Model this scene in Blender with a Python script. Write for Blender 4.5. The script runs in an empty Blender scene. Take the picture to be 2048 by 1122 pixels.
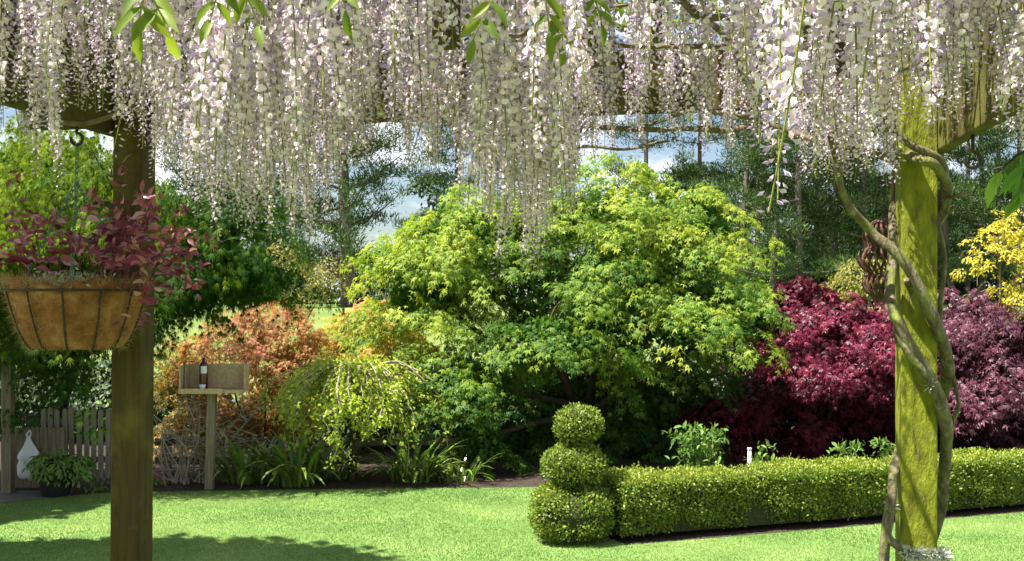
import bpy, bmesh, math
import numpy as np
from mathutils import Vector
R = math.radians
rng = np.random.default_rng(11)
scene = bpy.context.scene
C = scene.collection

# ------------------------------------------------------------------ camera, sky, sun, exposure
F_PX, EYE, HOR = 2100.0, 2.0, 600.0
cam = bpy.data.cameras.new('camera'); camo = bpy.data.objects.new('camera', cam); C.objects.link(camo)
cam.sensor_width = 36; cam.lens = F_PX/2048*36; cam.shift_y = 39/2048
cam.clip_start = 0.05; cam.clip_end = 3000
camo.location = (0, 0, EYE); camo.rotation_euler = (R(90), 0, 0)
scene.camera = camo

SUN = Vector((-0.42, -0.17, 0.89)).normalized()
world = bpy.data.worlds.new('World'); scene.world = world; world.use_nodes = True
nt = world.node_tree; nt.nodes.clear()
wo = nt.nodes.new('ShaderNodeOutputWorld'); bg = nt.nodes.new('ShaderNodeBackground'); bg.inputs[1].default_value = 0.05
sky = nt.nodes.new('ShaderNodeTexSky'); sky.sky_type = 'NISHITA'; sky.sun_disc = False
sky.sun_elevation = math.asin(SUN.z); sky.sun_rotation = math.atan2(SUN.x, SUN.y)
sky.air_density = 1.0; sky.dust_density = 1.2
tc = nt.nodes.new('ShaderNodeTexCoord')
mp = nt.nodes.new('ShaderNodeMapping'); mp.inputs['Scale'].default_value = (2.2, 2.2, 5.0)
nz = nt.nodes.new('ShaderNodeTexNoise'); nz.inputs['Scale'].default_value = 2.6; nz.inputs['Detail'].default_value = 7; nz.inputs['Roughness'].default_value = 0.6
rp = nt.nodes.new('ShaderNodeValToRGB'); rp.color_ramp.elements[0].position = 0.45; rp.color_ramp.elements[1].position = 0.57
mx = nt.nodes.new('ShaderNodeMixRGB'); mx.inputs[2].default_value = (8.6, 8.8, 9.2, 1)
nt.links.new(tc.outputs['Generated'], mp.inputs[0]); nt.links.new(mp.outputs[0], nz.inputs[0]); nt.links.new(nz.outputs[0], rp.inputs[0])
nt.links.new(rp.outputs[0], mx.inputs[0]); nt.links.new(sky.outputs[0], mx.inputs[1]); nt.links.new(mx.outputs[0], bg.inputs[0]); nt.links.new(bg.outputs[0], wo.inputs[0])

sl = bpy.data.lights.new('sun', 'SUN'); sl.energy = 5.0; sl.angle = R(0.53); sl.color = (1.0, 0.95, 0.86)
so = bpy.data.objects.new('sun', sl); C.objects.link(so); so.rotation_euler = (-SUN).to_track_quat('-Z', 'Y').to_euler(); so.location = (-6, -6, 14)
scene.view_settings.view_transform = 'Standard'; scene.view_settings.look = 'None'
scene.view_settings.exposure = 1.7; scene.view_settings.gamma = 1.0; scene.view_settings.use_curve_mapping = False
scene.render.engine = 'CYCLES'
scene.cycles.max_bounces = 5; scene.cycles.diffuse_bounces = 2; scene.cycles.transmission_bounces = 3; scene.cycles.glossy_bounces = 2
scene.cycles.use_denoising = True

def P(px, py, d):
    return np.array([(px-1024)/F_PX*d, d, EYE+(HOR-py)/F_PX*d])

# ------------------------------------------------------------------ materials
def node_mat(name):
    m = bpy.data.materials.new(name); m.use_nodes = True
    n = m.node_tree; n.nodes.clear()
    out = n.nodes.new('ShaderNodeOutputMaterial')
    return m, n, out
def ramp(n, stops, src=None):
    r = n.nodes.new('ShaderNodeValToRGB'); el = r.color_ramp.elements
    while len(el) < len(stops): el.new(0.5)
    for e, (p, c) in zip(el, stops): e.position = p; e.color = (*c, 1)
    if src is not None: n.links.new(src, r.inputs[0])
    return r
def noise(n, scale, detail=4, rough=0.55, vec=None):
    t = n.nodes.new('ShaderNodeTexNoise'); t.inputs['Scale'].default_value = scale; t.inputs['Detail'].default_value = detail; t.inputs['Roughness'].default_value = rough
    if vec is not None: n.links.new(vec, t.inputs['Vector'])
    return t
def leaf_mat(name, stops, trans=0.4, rough=0.5, spec=0.25, tboost=1.25, tcol=(1.1, 1.1, 0.6)):
    m, n, out = node_mat(name)
    a = n.nodes.new('ShaderNodeAttribute'); a.attribute_name = 'tint'
    r = ramp(n, stops, a.outputs['Fac'])
    b = n.nodes.new('ShaderNodeBsdfPrincipled'); b.inputs['Roughness'].default_value = rough; b.inputs['Specular IOR Level'].default_value = spec
    n.links.new(r.outputs[0], b.inputs['Base Color'])
    t = n.nodes.new('ShaderNodeBsdfTranslucent')
    g = n.nodes.new('ShaderNodeMixRGB'); g.blend_type = 'MULTIPLY'; g.inputs[0].default_value = 1; g.inputs[2].default_value = (tboost*tcol[0], tboost*tcol[1], tboost*tcol[2], 1)
    n.links.new(r.outputs[0], g.inputs[1]); n.links.new(g.outputs[0], t.inputs[0])
    mix = n.nodes.new('ShaderNodeMixShader'); mix.inputs[0].default_value = trans
    n.links.new(b.outputs[0], mix.inputs[1]); n.links.new(t.outputs[0], mix.inputs[2]); n.links.new(mix.outputs[0], out.inputs[0])
    return m
def surf_mat(name, stops, scale=8, stretch=(1, 1, 1), rough=0.85, bump=0.3, bscale=None, detail=6, coord='Object', spec=0.25, second=None):
    m, n, out = node_mat(name)
    t = n.nodes.new('ShaderNodeTexCoord'); mpn = n.nodes.new('ShaderNodeMapping'); mpn.inputs['Scale'].default_value = stretch
    n.links.new(t.outputs[coord], mpn.inputs[0])
    z = noise(n, scale, detail, 0.6, mpn.outputs[0]); r = ramp(n, stops, z.outputs[0])
    col = r.outputs[0]
    if second:   # (scale, threshold lo, hi, colour): blotches of algae, dirt, wear
        z2 = noise(n, second[0], 5, 0.65, t.outputs[coord]); r2 = ramp(n, [(second[1], (0, 0, 0)), (second[2], (1, 1, 1))], z2.outputs[0])
        mm = n.nodes.new('ShaderNodeMixRGB'); mm.inputs[2].default_value = (*second[3], 1)
        n.links.new(r2.outputs[0], mm.inputs[0]); n.links.new(col, mm.inputs[1]); col = mm.outputs[0]
    b = n.nodes.new('ShaderNodeBsdfPrincipled'); b.inputs['Roughness'].default_value = rough; b.inputs['Specular IOR Level'].default_value = spec
    n.links.new(col, b.inputs['Base Color'])
    if bump:
        zb = noise(n, bscale or scale*3, 6, 0.65, mpn.outputs[0]); bp = n.nodes.new('ShaderNodeBump'); bp.inputs['Strength'].default_value = bump; bp.inputs['Distance'].default_value = 0.02
        n.links.new(zb.outputs[0], bp.inputs['Height']); n.links.new(bp.outputs[0], b.inputs['Normal'])
    n.links.new(b.outputs[0], out.inputs[0])
    return m

M = {}
M['green_maple'] = leaf_mat('green_maple_leaf', [(0.0, (0.035, 0.095, 0.02)), (0.35, (0.08, 0.17, 0.022)), (0.7, (0.20, 0.30, 0.03)), (1.0, (0.36, 0.41, 0.045))], 0.45)
M['red_maple'] = leaf_mat('crimson_maple_leaf', [(0.0, (0.040, 0.004, 0.010)), (0.5, (0.11, 0.007, 0.025)), (1.0, (0.22, 0.02, 0.052))], 0.25, 0.45, 0.3, 1.1)
M['purple_maple'] = leaf_mat('purple_maple_leaf', [(0.0, (0.036, 0.007, 0.017)), (0.5, (0.085, 0.018, 0.038)), (1.0, (0.16, 0.05, 0.078))], 0.22, 0.45, 0.35, 1.1)
M['orange_maple'] = leaf_mat('orange_maple_leaf', [(0.0, (0.20, 0.20, 0.04)), (0.35, (0.34, 0.22, 0.06)), (0.7, (0.37, 0.155, 0.07)), (1.0, (0.40, 0.18, 0.11))], 0.4)
M['yellow_maple'] = leaf_mat('golden_maple_leaf', [(0.0, (0.20, 0.26, 0.03)), (0.4, (0.42, 0.36, 0.04)), (0.75, (0.50, 0.33, 0.06)), (1.0, (0.50, 0.25, 0.12))], 0.4)
M['gold'] = leaf_mat('gold_leaf', [(0.0, (0.26, 0.27, 0.02)), (0.4, (0.42, 0.36, 0.025)), (1.0, (0.56, 0.46, 0.06))], 0.4)
M['sparse_gold'] = leaf_mat('pale_gold_leaf', [(0.0, (0.13, 0.15, 0.03)), (1.0, (0.26, 0.23, 0.04))], 0.3)
M['weeper'] = leaf_mat('weeping_leaf', [(0.0, (0.16, 0.26, 0.025)), (1.0, (0.42, 0.48, 0.06))], 0.42)
M['feather'] = leaf_mat('feathery_leaf', [(0.0, (0.02, 0.06, 0.010)), (0.6, (0.06, 0.13, 0.012)), (1.0, (0.20, 0.28, 0.016))], 0.45, 0.6, 0.12)
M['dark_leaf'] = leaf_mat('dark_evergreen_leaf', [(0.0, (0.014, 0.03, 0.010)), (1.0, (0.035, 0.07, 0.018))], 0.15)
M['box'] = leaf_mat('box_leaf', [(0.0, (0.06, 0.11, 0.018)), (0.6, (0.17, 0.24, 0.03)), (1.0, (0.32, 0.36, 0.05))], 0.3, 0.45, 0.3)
M['strap'] = leaf_mat('strap_leaf', [(0.0, (0.03, 0.09, 0.02)), (1.0, (0.20, 0.30, 0.05))], 0.2, 0.28, 0.6)
M['rose'] = leaf_mat('rose_leaf', [(0.0, (0.06, 0.14, 0.03)), (1.0, (0.16, 0.27, 0.05))], 0.3)
M['wleaf'] = leaf_mat('wisteria_leaf', [(0.0, (0.10, 0.17, 0.02)), (1.0, (0.22, 0.28, 0.04))], 0.4)
M['peach'] = leaf_mat('lance_leaf', [(0.0, (0.13, 0.27, 0.05)), (1.0, (0.24, 0.38, 0.08))], 0.5)
M['purple'] = leaf_mat('purple_foliage', [(0.0, (0.10, 0.016, 0.034)), (0.5, (0.30, 0.05, 0.12)), (1.0, (0.54, 0.28, 0.34))], 0.35, 0.3, 0.6, 1.2)
M['silver'] = leaf_mat('silver_foliage', [(0.0, (0.25, 0.32, 0.25)), (1.0, (0.45, 0.50, 0.42))], 0.2)
M['redflower'] = leaf_mat('red_petal', [(0.0, (0.45, 0.02, 0.05)), (1.0, (0.6, 0.05, 0.10))], 0.3)
M['pinkflower'] = leaf_mat('pink_petal', [(0.0, (0.55, 0.08, 0.35)), (1.0, (0.75, 0.25, 0.6))], 0.3)
M['needle'] = leaf_mat('pine_needle', [(0.0, (0.014, 0.036, 0.012)), (0.6, (0.04, 0.08, 0.02)), (1.0, (0.10, 0.15, 0.03))], 0.2, 0.5, 0.2)
M['grass'] = leaf_mat('grass_blade', [(0.0, (0.085, 0.165, 0.035)), (0.6, (0.145, 0.245, 0.06)), (1.0, (0.26, 0.335, 0.11))], 0.3, 0.5, 0.25)
M['petal'] = leaf_mat('wisteria_banner', [(0.0, (0.70, 0.57, 0.65)), (0.5, (0.88, 0.80, 0.83)), (1.0, (0.95, 0.91, 0.91))], 0.34, 0.55, 0.2, 0.9, (1.05, 0.80, 0.98))
M['keel'] = leaf_mat('wisteria_keel', [(0.0, (0.42, 0.31, 0.58)), (1.0, (0.78, 0.68, 0.79))], 0.35, 0.55, 0.2, 0.9, (1.0, 0.92, 1.0))
M['stalk'] = leaf_mat('wisteria_stalk', [(0.0, (0.11, 0.11, 0.03)), (1.0, (0.30, 0.32, 0.07))], 0.15)
M['coirhair'] = leaf_mat('coir_fibre', [(0.0, (0.30, 0.18, 0.08)), (1.0, (0.58, 0.40, 0.22))], 0.2, 0.8, 0.1, 1.0)
M['lichen'] = leaf_mat('lichen_tuft', [(0.0, (0.42, 0.46, 0.38)), (1.0, (0.72, 0.74, 0.66))], 0.2, 0.9, 0.1, 1.0)
M['twig'] = leaf_mat('pale_twig', [(0.0, (0.16, 0.12, 0.09)), (1.0, (0.40, 0.35, 0.28))], 0.0, 0.9, 0.1)

BR = [(0.3, (0.03, 0.022, 0.016)), (0.7, (0.085, 0.062, 0.045))]
M['bark'] = surf_mat('dark_bark', BR, 6, (1, 1, 0.25), 0.95, 0.6)
M['pinebark'] = surf_mat('pine_bark', [(0.3, (0.06, 0.05, 0.045)), (0.7, (0.17, 0.14, 0.12))], 3, (1, 1, 0.3), 0.95, 0.5)
M['vine'] = surf_mat('vine_bark', [(0.3, (0.07, 0.055, 0.03)), (0.55, (0.17, 0.145, 0.085)), (0.72, (0.36, 0.33, 0.25))], 30, (1.3, 1.3, 0.35), 0.92, 0.9, 45, second=(14, 0.5, 0.66, (0.20, 0.23, 0.05)))
M['darkvine'] = surf_mat('shaded_vine_bark', [(0.3, (0.09, 0.07, 0.04)), (0.7, (0.24, 0.19, 0.12))], 20, (1, 1, 1), 0.9, 0.5)  # vine bark copy for the roof stems, shade put into its colour
M['post_brown'] = surf_mat('stained_timber', [(0.3, (0.035, 0.023, 0.006)), (0.7, (0.085, 0.060, 0.013))], 14, (3, 3, 0.25), 0.8, 0.25, 40, second=(5, 0.48, 0.68, (0.115, 0.10, 0.016)))
M['post_algae'] = surf_mat('algae_covered_timber', [(0.30, (0.075, 0.065, 0.018)), (0.42, (0.15, 0.16, 0.012)), (0.6, (0.225, 0.25, 0.014)), (0.78, (0.32, 0.34, 0.06))], 17, (2.0, 2.0, 0.7), 0.8, 0.9, 22, second=(9, 0.60, 0.70, (0.20, 0.17, 0.07)), spec=0.25, detail=10)
M['beam'] = surf_mat('beam_timber', [(0.3, (0.045, 0.032, 0.010)), (0.7, (0.10, 0.075, 0.022))], 9, (1, 0.2, 3), 0.85, 0.3, 30, second=(4, 0.45, 0.62, (0.12, 0.12, 0.020)))
M['plank'] = surf_mat('pale_plank', [(0.3, (0.36, 0.25, 0.13)), (0.7, (0.56, 0.43, 0.26))], 10, (0.3, 3, 3), 0.85, 0.2, 40)
M['greytimber'] = surf_mat('weathered_timber', [(0.3, (0.12, 0.095, 0.065)), (0.7, (0.25, 0.205, 0.145))], 12, (3, 3, 0.3), 0.9, 0.3, 40, second=(6, 0.52, 0.7, (0.20, 0.19, 0.08)))
M['picket'] = surf_mat('picket_paint', [(0.3, (0.17, 0.15, 0.11)), (0.7, (0.30, 0.27, 0.20))], 12, (3, 3, 0.4), 0.85, 0.2, second=(7, 0.5, 0.72, (0.22, 0.21, 0.13)))
M['mossyrail'] = surf_mat('mossy_rail_timber', [(0.3, (0.06, 0.05, 0.03)), (0.7, (0.15, 0.13, 0.085))], 9, (0.5, 3, 3), 0.9, 0.4, 40, second=(5, 0.48, 0.66, (0.10, 0.11, 0.03)))
M['darkpot'] = surf_mat('dark_plastic', [(0.3, (0.025, 0.025, 0.03)), (0.7, (0.05, 0.05, 0.055))], 9, rough=0.55, bump=0.1)
M['coir'] = surf_mat('coir_liner', [(0.3, (0.17, 0.065, 0.022)), (0.5, (0.32, 0.135, 0.045)), (0.7, (0.50, 0.26, 0.11))], 16, (1, 1, 1), 0.95, 1.0, 70)
M['iron'] = surf_mat('dark_iron', [(0.3, (0.02, 0.017, 0.015)), (0.7, (0.05, 0.04, 0.035))], 30, rough=0.6, bump=0.1)
M['chain'] = surf_mat('green_coated_chain', [(0.3, (0.05, 0.13, 0.12)), (0.7, (0.12, 0.22, 0.20))], 60, rough=0.35, bump=0, spec=0.6)
M['rust'] = surf_mat('rusted_iron', [(0.3, (0.05, 0.025, 0.018)), (0.7, (0.16, 0.075, 0.05))], 40, rough=0.75, bump=0.3)
M['white'] = surf_mat('white_plastic', [(0.3, (0.66, 0.68, 0.70)), (0.7, (0.80, 0.81, 0.82))], 12, rough=0.5, bump=0.25, bscale=20)
M['bottle'] = surf_mat('dark_red_glass', [(0.3, (0.06, 0.010, 0.010)), (0.7, (0.11, 0.018, 0.015))], 5, rough=0.15, bump=0, spec=0.6)
M['soil'] = surf_mat('bark_mulch', [(0.3, (0.02, 0.014, 0.010)), (0.6, (0.055, 0.04, 0.028)), (0.8, (0.11, 0.08, 0.055))], 22, rough=0.95, bump=0.9, bscale=50)
M['paving'] = surf_mat('dark_paving', [(0.3, (0.07, 0.065, 0.06)), (0.7, (0.15, 0.14, 0.125))], 10, rough=0.9, bump=0.4)
M['lawn'] = surf_mat('lawn_turf', [(0.25, (0.085, 0.16, 0.035)), (0.5, (0.135, 0.23, 0.055)), (0.75, (0.22, 0.30, 0.085))], 1.6, rough=0.95, bump=0.5, bscale=160, detail=9)
M['field'] = surf_mat('far_field', [(0.3, (0.07, 0.12, 0.022)), (0.7, (0.16, 0.20, 0.05))], 0.25, rough=0.95, bump=0.3, bscale=20, detail=9)
M['core'] = surf_mat('dark_hedge_core', [(0.3, (0.03, 0.035, 0.012)), (0.7, (0.06, 0.07, 0.022))], 30, rough=0.95, bump=0.8)  # dark colour for the solid bodies that stop light inside hedge and topiary

# ------------------------------------------------------------------ mesh helpers
def mesh_from(name, V, F, mats, tint=None, midx=None, smooth=False):
    V = np.ascontiguousarray(V, dtype=np.float32); F = np.ascontiguousarray(F, dtype=np.int32)
    k = F.shape[1]
    me = bpy.data.meshes.new(name)
    me.vertices.add(len(V)); me.loops.add(F.size); me.polygons.add(len(F))
    me.vertices.foreach_set('co', V.ravel())
    me.loops.foreach_set('vertex_index', F.ravel())
    me.polygons.foreach_set('loop_start', np.arange(0, F.size, k, dtype=np.int32))
    try: me.polygons.foreach_set('loop_total', np.full(len(F), k, dtype=np.int32))
    except Exception: pass
    if not isinstance(mats, (list, tuple)): mats = [mats]
    for m in mats: me.materials.append(m)
    if midx is not None: me.polygons.foreach_set('material_index', np.ascontiguousarray(midx, dtype=np.int32))
    me.polygons.foreach_set('use_smooth', np.full(len(F), smooth, dtype=bool))
    if tint is not None:
        a = me.attributes.new('tint', 'FLOAT', 'POINT'); a.data.foreach_set('value', np.ascontiguousarray(tint, dtype=np.float32))
    me.update(calc_edges=True)
    return me
def link(name, me, parent=None, loc=None):
    o = bpy.data.objects.new(name, me); C.objects.link(o)
    if parent is not None: o.parent = parent
    if loc is not None: o.location = loc
    return o
def tag(o, label=None, cat=None, group=None, kind=None):
    if label: o['label'] = label
    if cat: o['category'] = cat
    if group: o['group'] = group
    if kind: o['kind'] = kind
    return o
def thing(name, loc, label, cat, group=None):
    o = bpy.data.objects.new(name, None); o.empty_display_size = 0.1; C.objects.link(o); o.location = loc
    return tag(o, label, cat, group)

class MB:
    """collects triangles with a tint per vertex and a material index per face; world or local coordinates"""
    def __init__(s): s.V = []; s.F = []; s.T = []; s.I = []; s.n = 0
    def add(s, V, F, tint=0.5, mi=0):
        V = np.asarray(V, float); F = np.asarray(F, int)
        if len(V) == 0: return
        s.V.append(V); s.F.append(F+s.n); s.T.append(np.full(len(V), tint) if np.isscalar(tint) else np.asarray(tint)); s.I.append(np.full(len(F), mi)); s.n += len(V)
    def inst(s, tv, tf, pos, rot, scale, tint, mi=0):
        n = len(pos)
        if n == 0: return
        tv = np.asarray(tv); tf = np.asarray(tf)
        sc = np.asarray(scale); sc = sc[:, None, None] if sc.ndim == 1 else sc[:, None, :]
        V = np.einsum('nij,nkj->nki', rot, tv[None]*sc)+pos[:, None, :]
        F = tf[None]+(np.arange(n)*len(tv))[:, None, None]
        s.add(V.reshape(-1, 3), F.reshape(-1, 3), np.repeat(tint, len(tv)), mi)
    def tube(s, pts, rad, k=6, tint=0.5, mi=0, cap=True, ridge=0):
        pts = np.asarray(pts, float); n = len(pts); rad = np.full(n, rad) if np.isscalar(rad) else np.asarray(rad, float)
        t = np.gradient(pts, axis=0); t /= np.linalg.norm(t, axis=1, keepdims=True)+1e-12
        ref = np.array([0, 0, 1.0]) if abs(t[0][2]) < 0.9 else np.array([1.0, 0, 0])
        u = np.cross(t[0], ref); u /= np.linalg.norm(u); V = []
        for i in range(n):
            u = u-t[i]*np.dot(u, t[i]); u /= np.linalg.norm(u)+1e-12; w = np.cross(t[i], u)
            a = np.arange(k)*2*math.pi/k
            rg = (1+ridge*(np.sin(3*a+i*.05)+.6*np.sin(5*a-i*.06)+.5*np.sin(8*a+i*.08))+ridge*.12*rng.normal(0, 1, k))[:, None] if ridge else 1.0
            V.append(pts[i]+rad[i]*rg*(np.cos(a)[:, None]*u+np.sin(a)[:, None]*w))
        V = np.concatenate(V); F = []
        for i in range(n-1):
            for j in range(k):
                a = i*k+j; b = i*k+(j+1) % k
                F += [(a, b, b+k), (a, b+k, a+k)]
        if cap:
            for j in range(1, k-1): F += [(0, j+1, j), ((n-1)*k, (n-1)*k+j, (n-1)*k+j+1)]
        s.add(V, F, tint, mi)
    def box(s, c, ax, half, tint=0.5, mi=0):
        c = np.asarray(c, float); ax = np.asarray(ax, float)
        q = np.array([[x, y, z] for x in (-1, 1) for y in (-1, 1) for z in (-1, 1)])*np.asarray(half)
        V = c+q@ax
        F = [(0,1,3),(0,3,2),(4,6,7),(4,7,5),(0,4,5),(0,5,1),(2,3,7),(2,7,6),(0,2,6),(0,6,4),(1,5,7),(1,7,3)]
        s.add(V, F, tint, mi)
    def build(s, name, mats, parent=None, smooth=False, origin=None):
        V = np.concatenate(s.V)
        o0 = np.zeros(3)
        if parent is not None: o0 = np.array(parent_world(parent))
        if origin is not None: o0 = np.asarray(origin, float)
        me = mesh_from(name, V-o0, np.concatenate(s.F), mats, np.concatenate(s.T), np.concatenate(s.I), smooth)
        o = link(name, me, parent)
        if parent is None: o.location = o0
        elif origin is not None: o.location = o0-np.array(parent_world(parent))
        return o
def parent_world(o):
    v = Vector((0, 0, 0))
    while o is not None: v += Vector(o.location); o = o.parent
    return v
def spline(pts, n=24):
    pts = np.asarray(pts, float); p = np.vstack([2*pts[0]-pts[1], pts, 2*pts[-1]-pts[-2]]); out = []
    segs = len(pts)-1; per = max(2, n//segs)
    for i in range(segs):
        a, b, c, d = p[i:i+4]
        for t in np.linspace(0, 1, per, endpoint=False):
            out.append(0.5*((2*b)+(-a+c)*t+(2*a-5*b+4*c-d)*t*t+(-a+3*b-3*c+d)*t**3))
    out.append(pts[-1]); return np.array(out)
def norm(v): return v/(np.linalg.norm(v, axis=-1, keepdims=True)+1e-9)
def frames(ydir, nrm):
    y = norm(ydir); x = norm(np.cross(y, nrm)); z = np.cross(x, y)
    return np.stack([x, y, z], axis=-1)
def rdir(n): return norm(rng.normal(size=(n, 3)))

# leaf templates, unit length along +y, normal +z
def palmate(angles, lens, wid, droop=0.25):
    V = [(0, 0, 0)]; F = []
    for a, l in zip(angles, lens):
        a = R(a); d = np.array([math.sin(a), math.cos(a)]); p = np.array([d[1], -d[0]])
        m = d*l*0.48; i = len(V)
        q = m-p*wid*l; V.append((*q, -droop*0.1*l)); q = m+p*wid*l; V.append((*q, -droop*0.1*l)); V.append((*(d*l), -droop*l*l))
        F += [(0, i+1, i), (i, i+1, i+2)]
    return np.array(V), np.array(F)
MAPLE = palmate([-105, -52, 0, 52, 105], [0.5, 0.85, 1, 0.85, 0.5], 0.17)
def palm_lite(full, thin, droop=0.25):
    V, F = palmate([f[0] for f in full], [f[1] for f in full], 0.15, droop); V = V.tolist(); F = F.tolist()
    for a, l in thin:
        a = R(a); d = np.array([math.sin(a), math.cos(a)]); p = np.array([d[1], -d[0]]); i = len(V)
        V += [(*(-p*0.07), 0), (*(p*0.07), 0), (*(d*l), -droop*l*l)]; F.append((i, i+1, i+2))
    return np.array(V), np.array(F)
MAPLE = palm_lite([(-50, 0.82), (3, 1.0), (54, 0.85)], [(-104, 0.5), (106, 0.46)], 0.35)
MAPLE3 = palmate([-62, 0, 62], [0.8, 1, 0.8], 0.17)
FEATHER = palm_lite([], [(-48, 0.65), (-24, 0.9), (1, 1.0), (25, 0.9), (50, 0.65)], 0.5)
DIAMOND = (np.array([(0, 0, 0), (-0.26, 0.45, 0.06), (0.26, 0.45, 0.06), (0, 1, -0.05)]), np.array([(0, 2, 1), (1, 2, 3)]))
OVAL = (np.array([(0, 0, 0), (-0.17, 0.25, 0.03), (0.17, 0.25, 0.03), (0, 0.3, -0.02), (-0.2, 0.6, 0.02), (0.2, 0.6, 0.02), (0, 0.65, -0.05), (0, 1, -0.16)]),
        np.array([(0, 3, 1), (0, 2, 3), (1, 3, 6), (1, 6, 4), (3, 2, 5), (3, 5, 6), (4, 6, 7), (6, 5, 7)]))
LANCE = (OVAL[0]*np.array([0.75, 1, 1.4]), OVAL[1])
NEEDLE = (np.array([(-0.045, 0, 0), (0.045, 0, 0), (0, 1, 0)]), np.array([(0, 1, 2)]))

def timber(name, p0, p1, w, h, mat, parent, side=None, bev=0.006, taper=0):
    """a squared timber from p0 to p1 (centre line), w across `side`, h the other way, bevelled"""
    p0 = np.asarray(p0, float); p1 = np.asarray(p1, float); d = norm(p1-p0); L = np.linalg.norm(p1-p0)
    if side is None: side = np.array([1.0, 0, 0])
    u = norm(side-d*np.dot(side, d)); v = np.cross(d, u)
    bm = bmesh.new(); bmesh.ops.create_cube(bm, size=1)
    bmesh.ops.scale(bm, verts=bm.verts, vec=(w, h, L))
    seg = max(1, int(L/0.4))
    bmesh.ops.bevel(bm, geom=bm.edges[:], offset=bev, segments=2, affect='EDGES', profile=0.6)
    me = bpy.data.meshes.new(name); bm.to_mesh(me); bm.free(); me.materials.append(mat)
    from mathutils import Matrix
    o = link(name, me, parent)
    base = np.array(parent_world(parent)) if parent is not None else np.zeros(3)
    c = (p0+p1)/2-base
    o.rotation_euler = Matrix(np.column_stack([u, v, d]).tolist()).to_euler(); o.location = c
    return o

# ------------------------------------------------------------------ ground
def hgt(x, y):
    t = np.clip((y-15)/27, 0, 1); t = t*t*(3-2*t)
    return 1.72*t+0.10*np.clip((y-45)/300, 0, 1)
xs = np.concatenate([np.linspace(-400, -30, 10), np.linspace(-25, 25, 26), np.linspace(30, 400, 10)])
ys = np.concatenate([np.linspace(-30, 14, 10), np.linspace(16, 60, 30), np.linspace(70, 900, 14)])
X, Y = np.meshgrid(xs, ys); Z = hgt(X, Y)-0.012
V = np.stack([X, Y, Z], -1).reshape(-1, 3); nx = len(xs)
Fq = [(j*nx+i, j*nx+i+1, (j+1)*nx+i+1, (j+1)*nx+i) for j in range(len(ys)-1) for i in range(nx-1)]
tag(link('ground', mesh_from('ground', V, Fq, M['field'], smooth=True)), 'rough green field reaching to the far pines', None, None, 'structure')

def sheet(name, poly, z, mat, label):
    me = bpy.data.meshes.new(name); me.from_pydata([(x, y, z) for x, y in poly], [], [list(range(len(poly)))]); me.materials.append(mat); me.update()
    return tag(link(name, me), label, None, None, 'structure')
HA = np.array([0.90, 8.655]); HB = np.array([7.6, 10.95])         # front foot of the box hedge
hd = norm(HB-HA); hn = np.array([hd[1], -hd[0]])                  # hn points to the camera side
lawn_edge = [(-8, 9.6), (-5.2, 10.2), (-4.3, 10.85), (-3.2, 11.0), (-2, 11.08), (0, 11.2), (1.2, 11.3)]
back = lambda p, t: tuple(p-hn*t)
lawn_poly = [(-8, 1.5), (9, 1.5), (9, 11.1), (7.6, 10.8), tuple(HB+hn*0.10), tuple(HA+hn*0.10), (0.78, 8.9), (1.2, 11.3)]+lawn_edge[::-1][1:]
sheet('lawn', lawn_poly, 0.0, M['lawn'], 'mown green lawn')
sheet('garden_bed', [(-9, 8.5), (10, 8.5), (14, 15.5), (-12, 15.5)], -0.006, M['soil'], 'dark mulched garden bed behind the lawn')
sheet('path', [(-9, 9.25), (-5.6, 9.95), (-4.5, 10.7), (-4.6, 11.0), (-9, 11.0)], 0.004, M['paving'], 'dark paved path beside the picket fence')

def inside(pts, poly):
    x, y = pts[:, 0], pts[:, 1]; c = np.zeros(len(pts), bool); n = len(poly)
    for i in range(n):
        x0, y0 = poly[i]; x1, y1 = poly[(i+1) % n]
        k = ((y0 > y) != (y1 > y)) & (x < (x1-x0)*(y-y0)/(y1-y0+1e-12)+x0); c ^= k
    return c
n = 350000
gp = np.column_stack([rng.uniform(-6.2, 6.2, n), rng.uniform(7.5, 11.35, n)])
gp = gp[inside(gp, lawn_poly) & (np.abs(gp[:, 0]) < gp[:, 1]*0.52)]
pp = np.array([(-9, 9.25), (-5.6, 9.95), (-4.5, 10.7), (-4.6, 11.0), (-9, 11.0)]); gp = gp[~inside(gp, pp)]
n = len(gp); mb = MB()
up = np.column_stack([rng.normal(0, 0.75, n), rng.normal(0, 0.75, n), np.ones(n)])
a = rng.uniform(0, 6.283, n); nr = np.column_stack([np.cos(a), np.sin(a), np.zeros(n)])
patch = 0.52+0.3*np.sin(gp[:, 0]*1.7+1.3*np.sin(gp[:, 1]*2.1))+0.18*np.sin(gp[:, 1]*5.2+gp[:, 0]*0.8)
GR = (np.array([(-0.11, 0, 0), (0.11, 0, 0), (0.0, 1, 0.0)]), np.array([(0, 1, 2)]))
mb.inst(*GR, np.column_stack([gp, np.zeros(n)]), frames(up, nr), rng.uniform(0.011, 0.024, n), np.clip(patch+rng.normal(0, 0.08, n), 0, 1))
tag(mb.build('grass', M['grass']), 'short mown grass blades of the lawn', 'grass', None, 'stuff')

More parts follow.
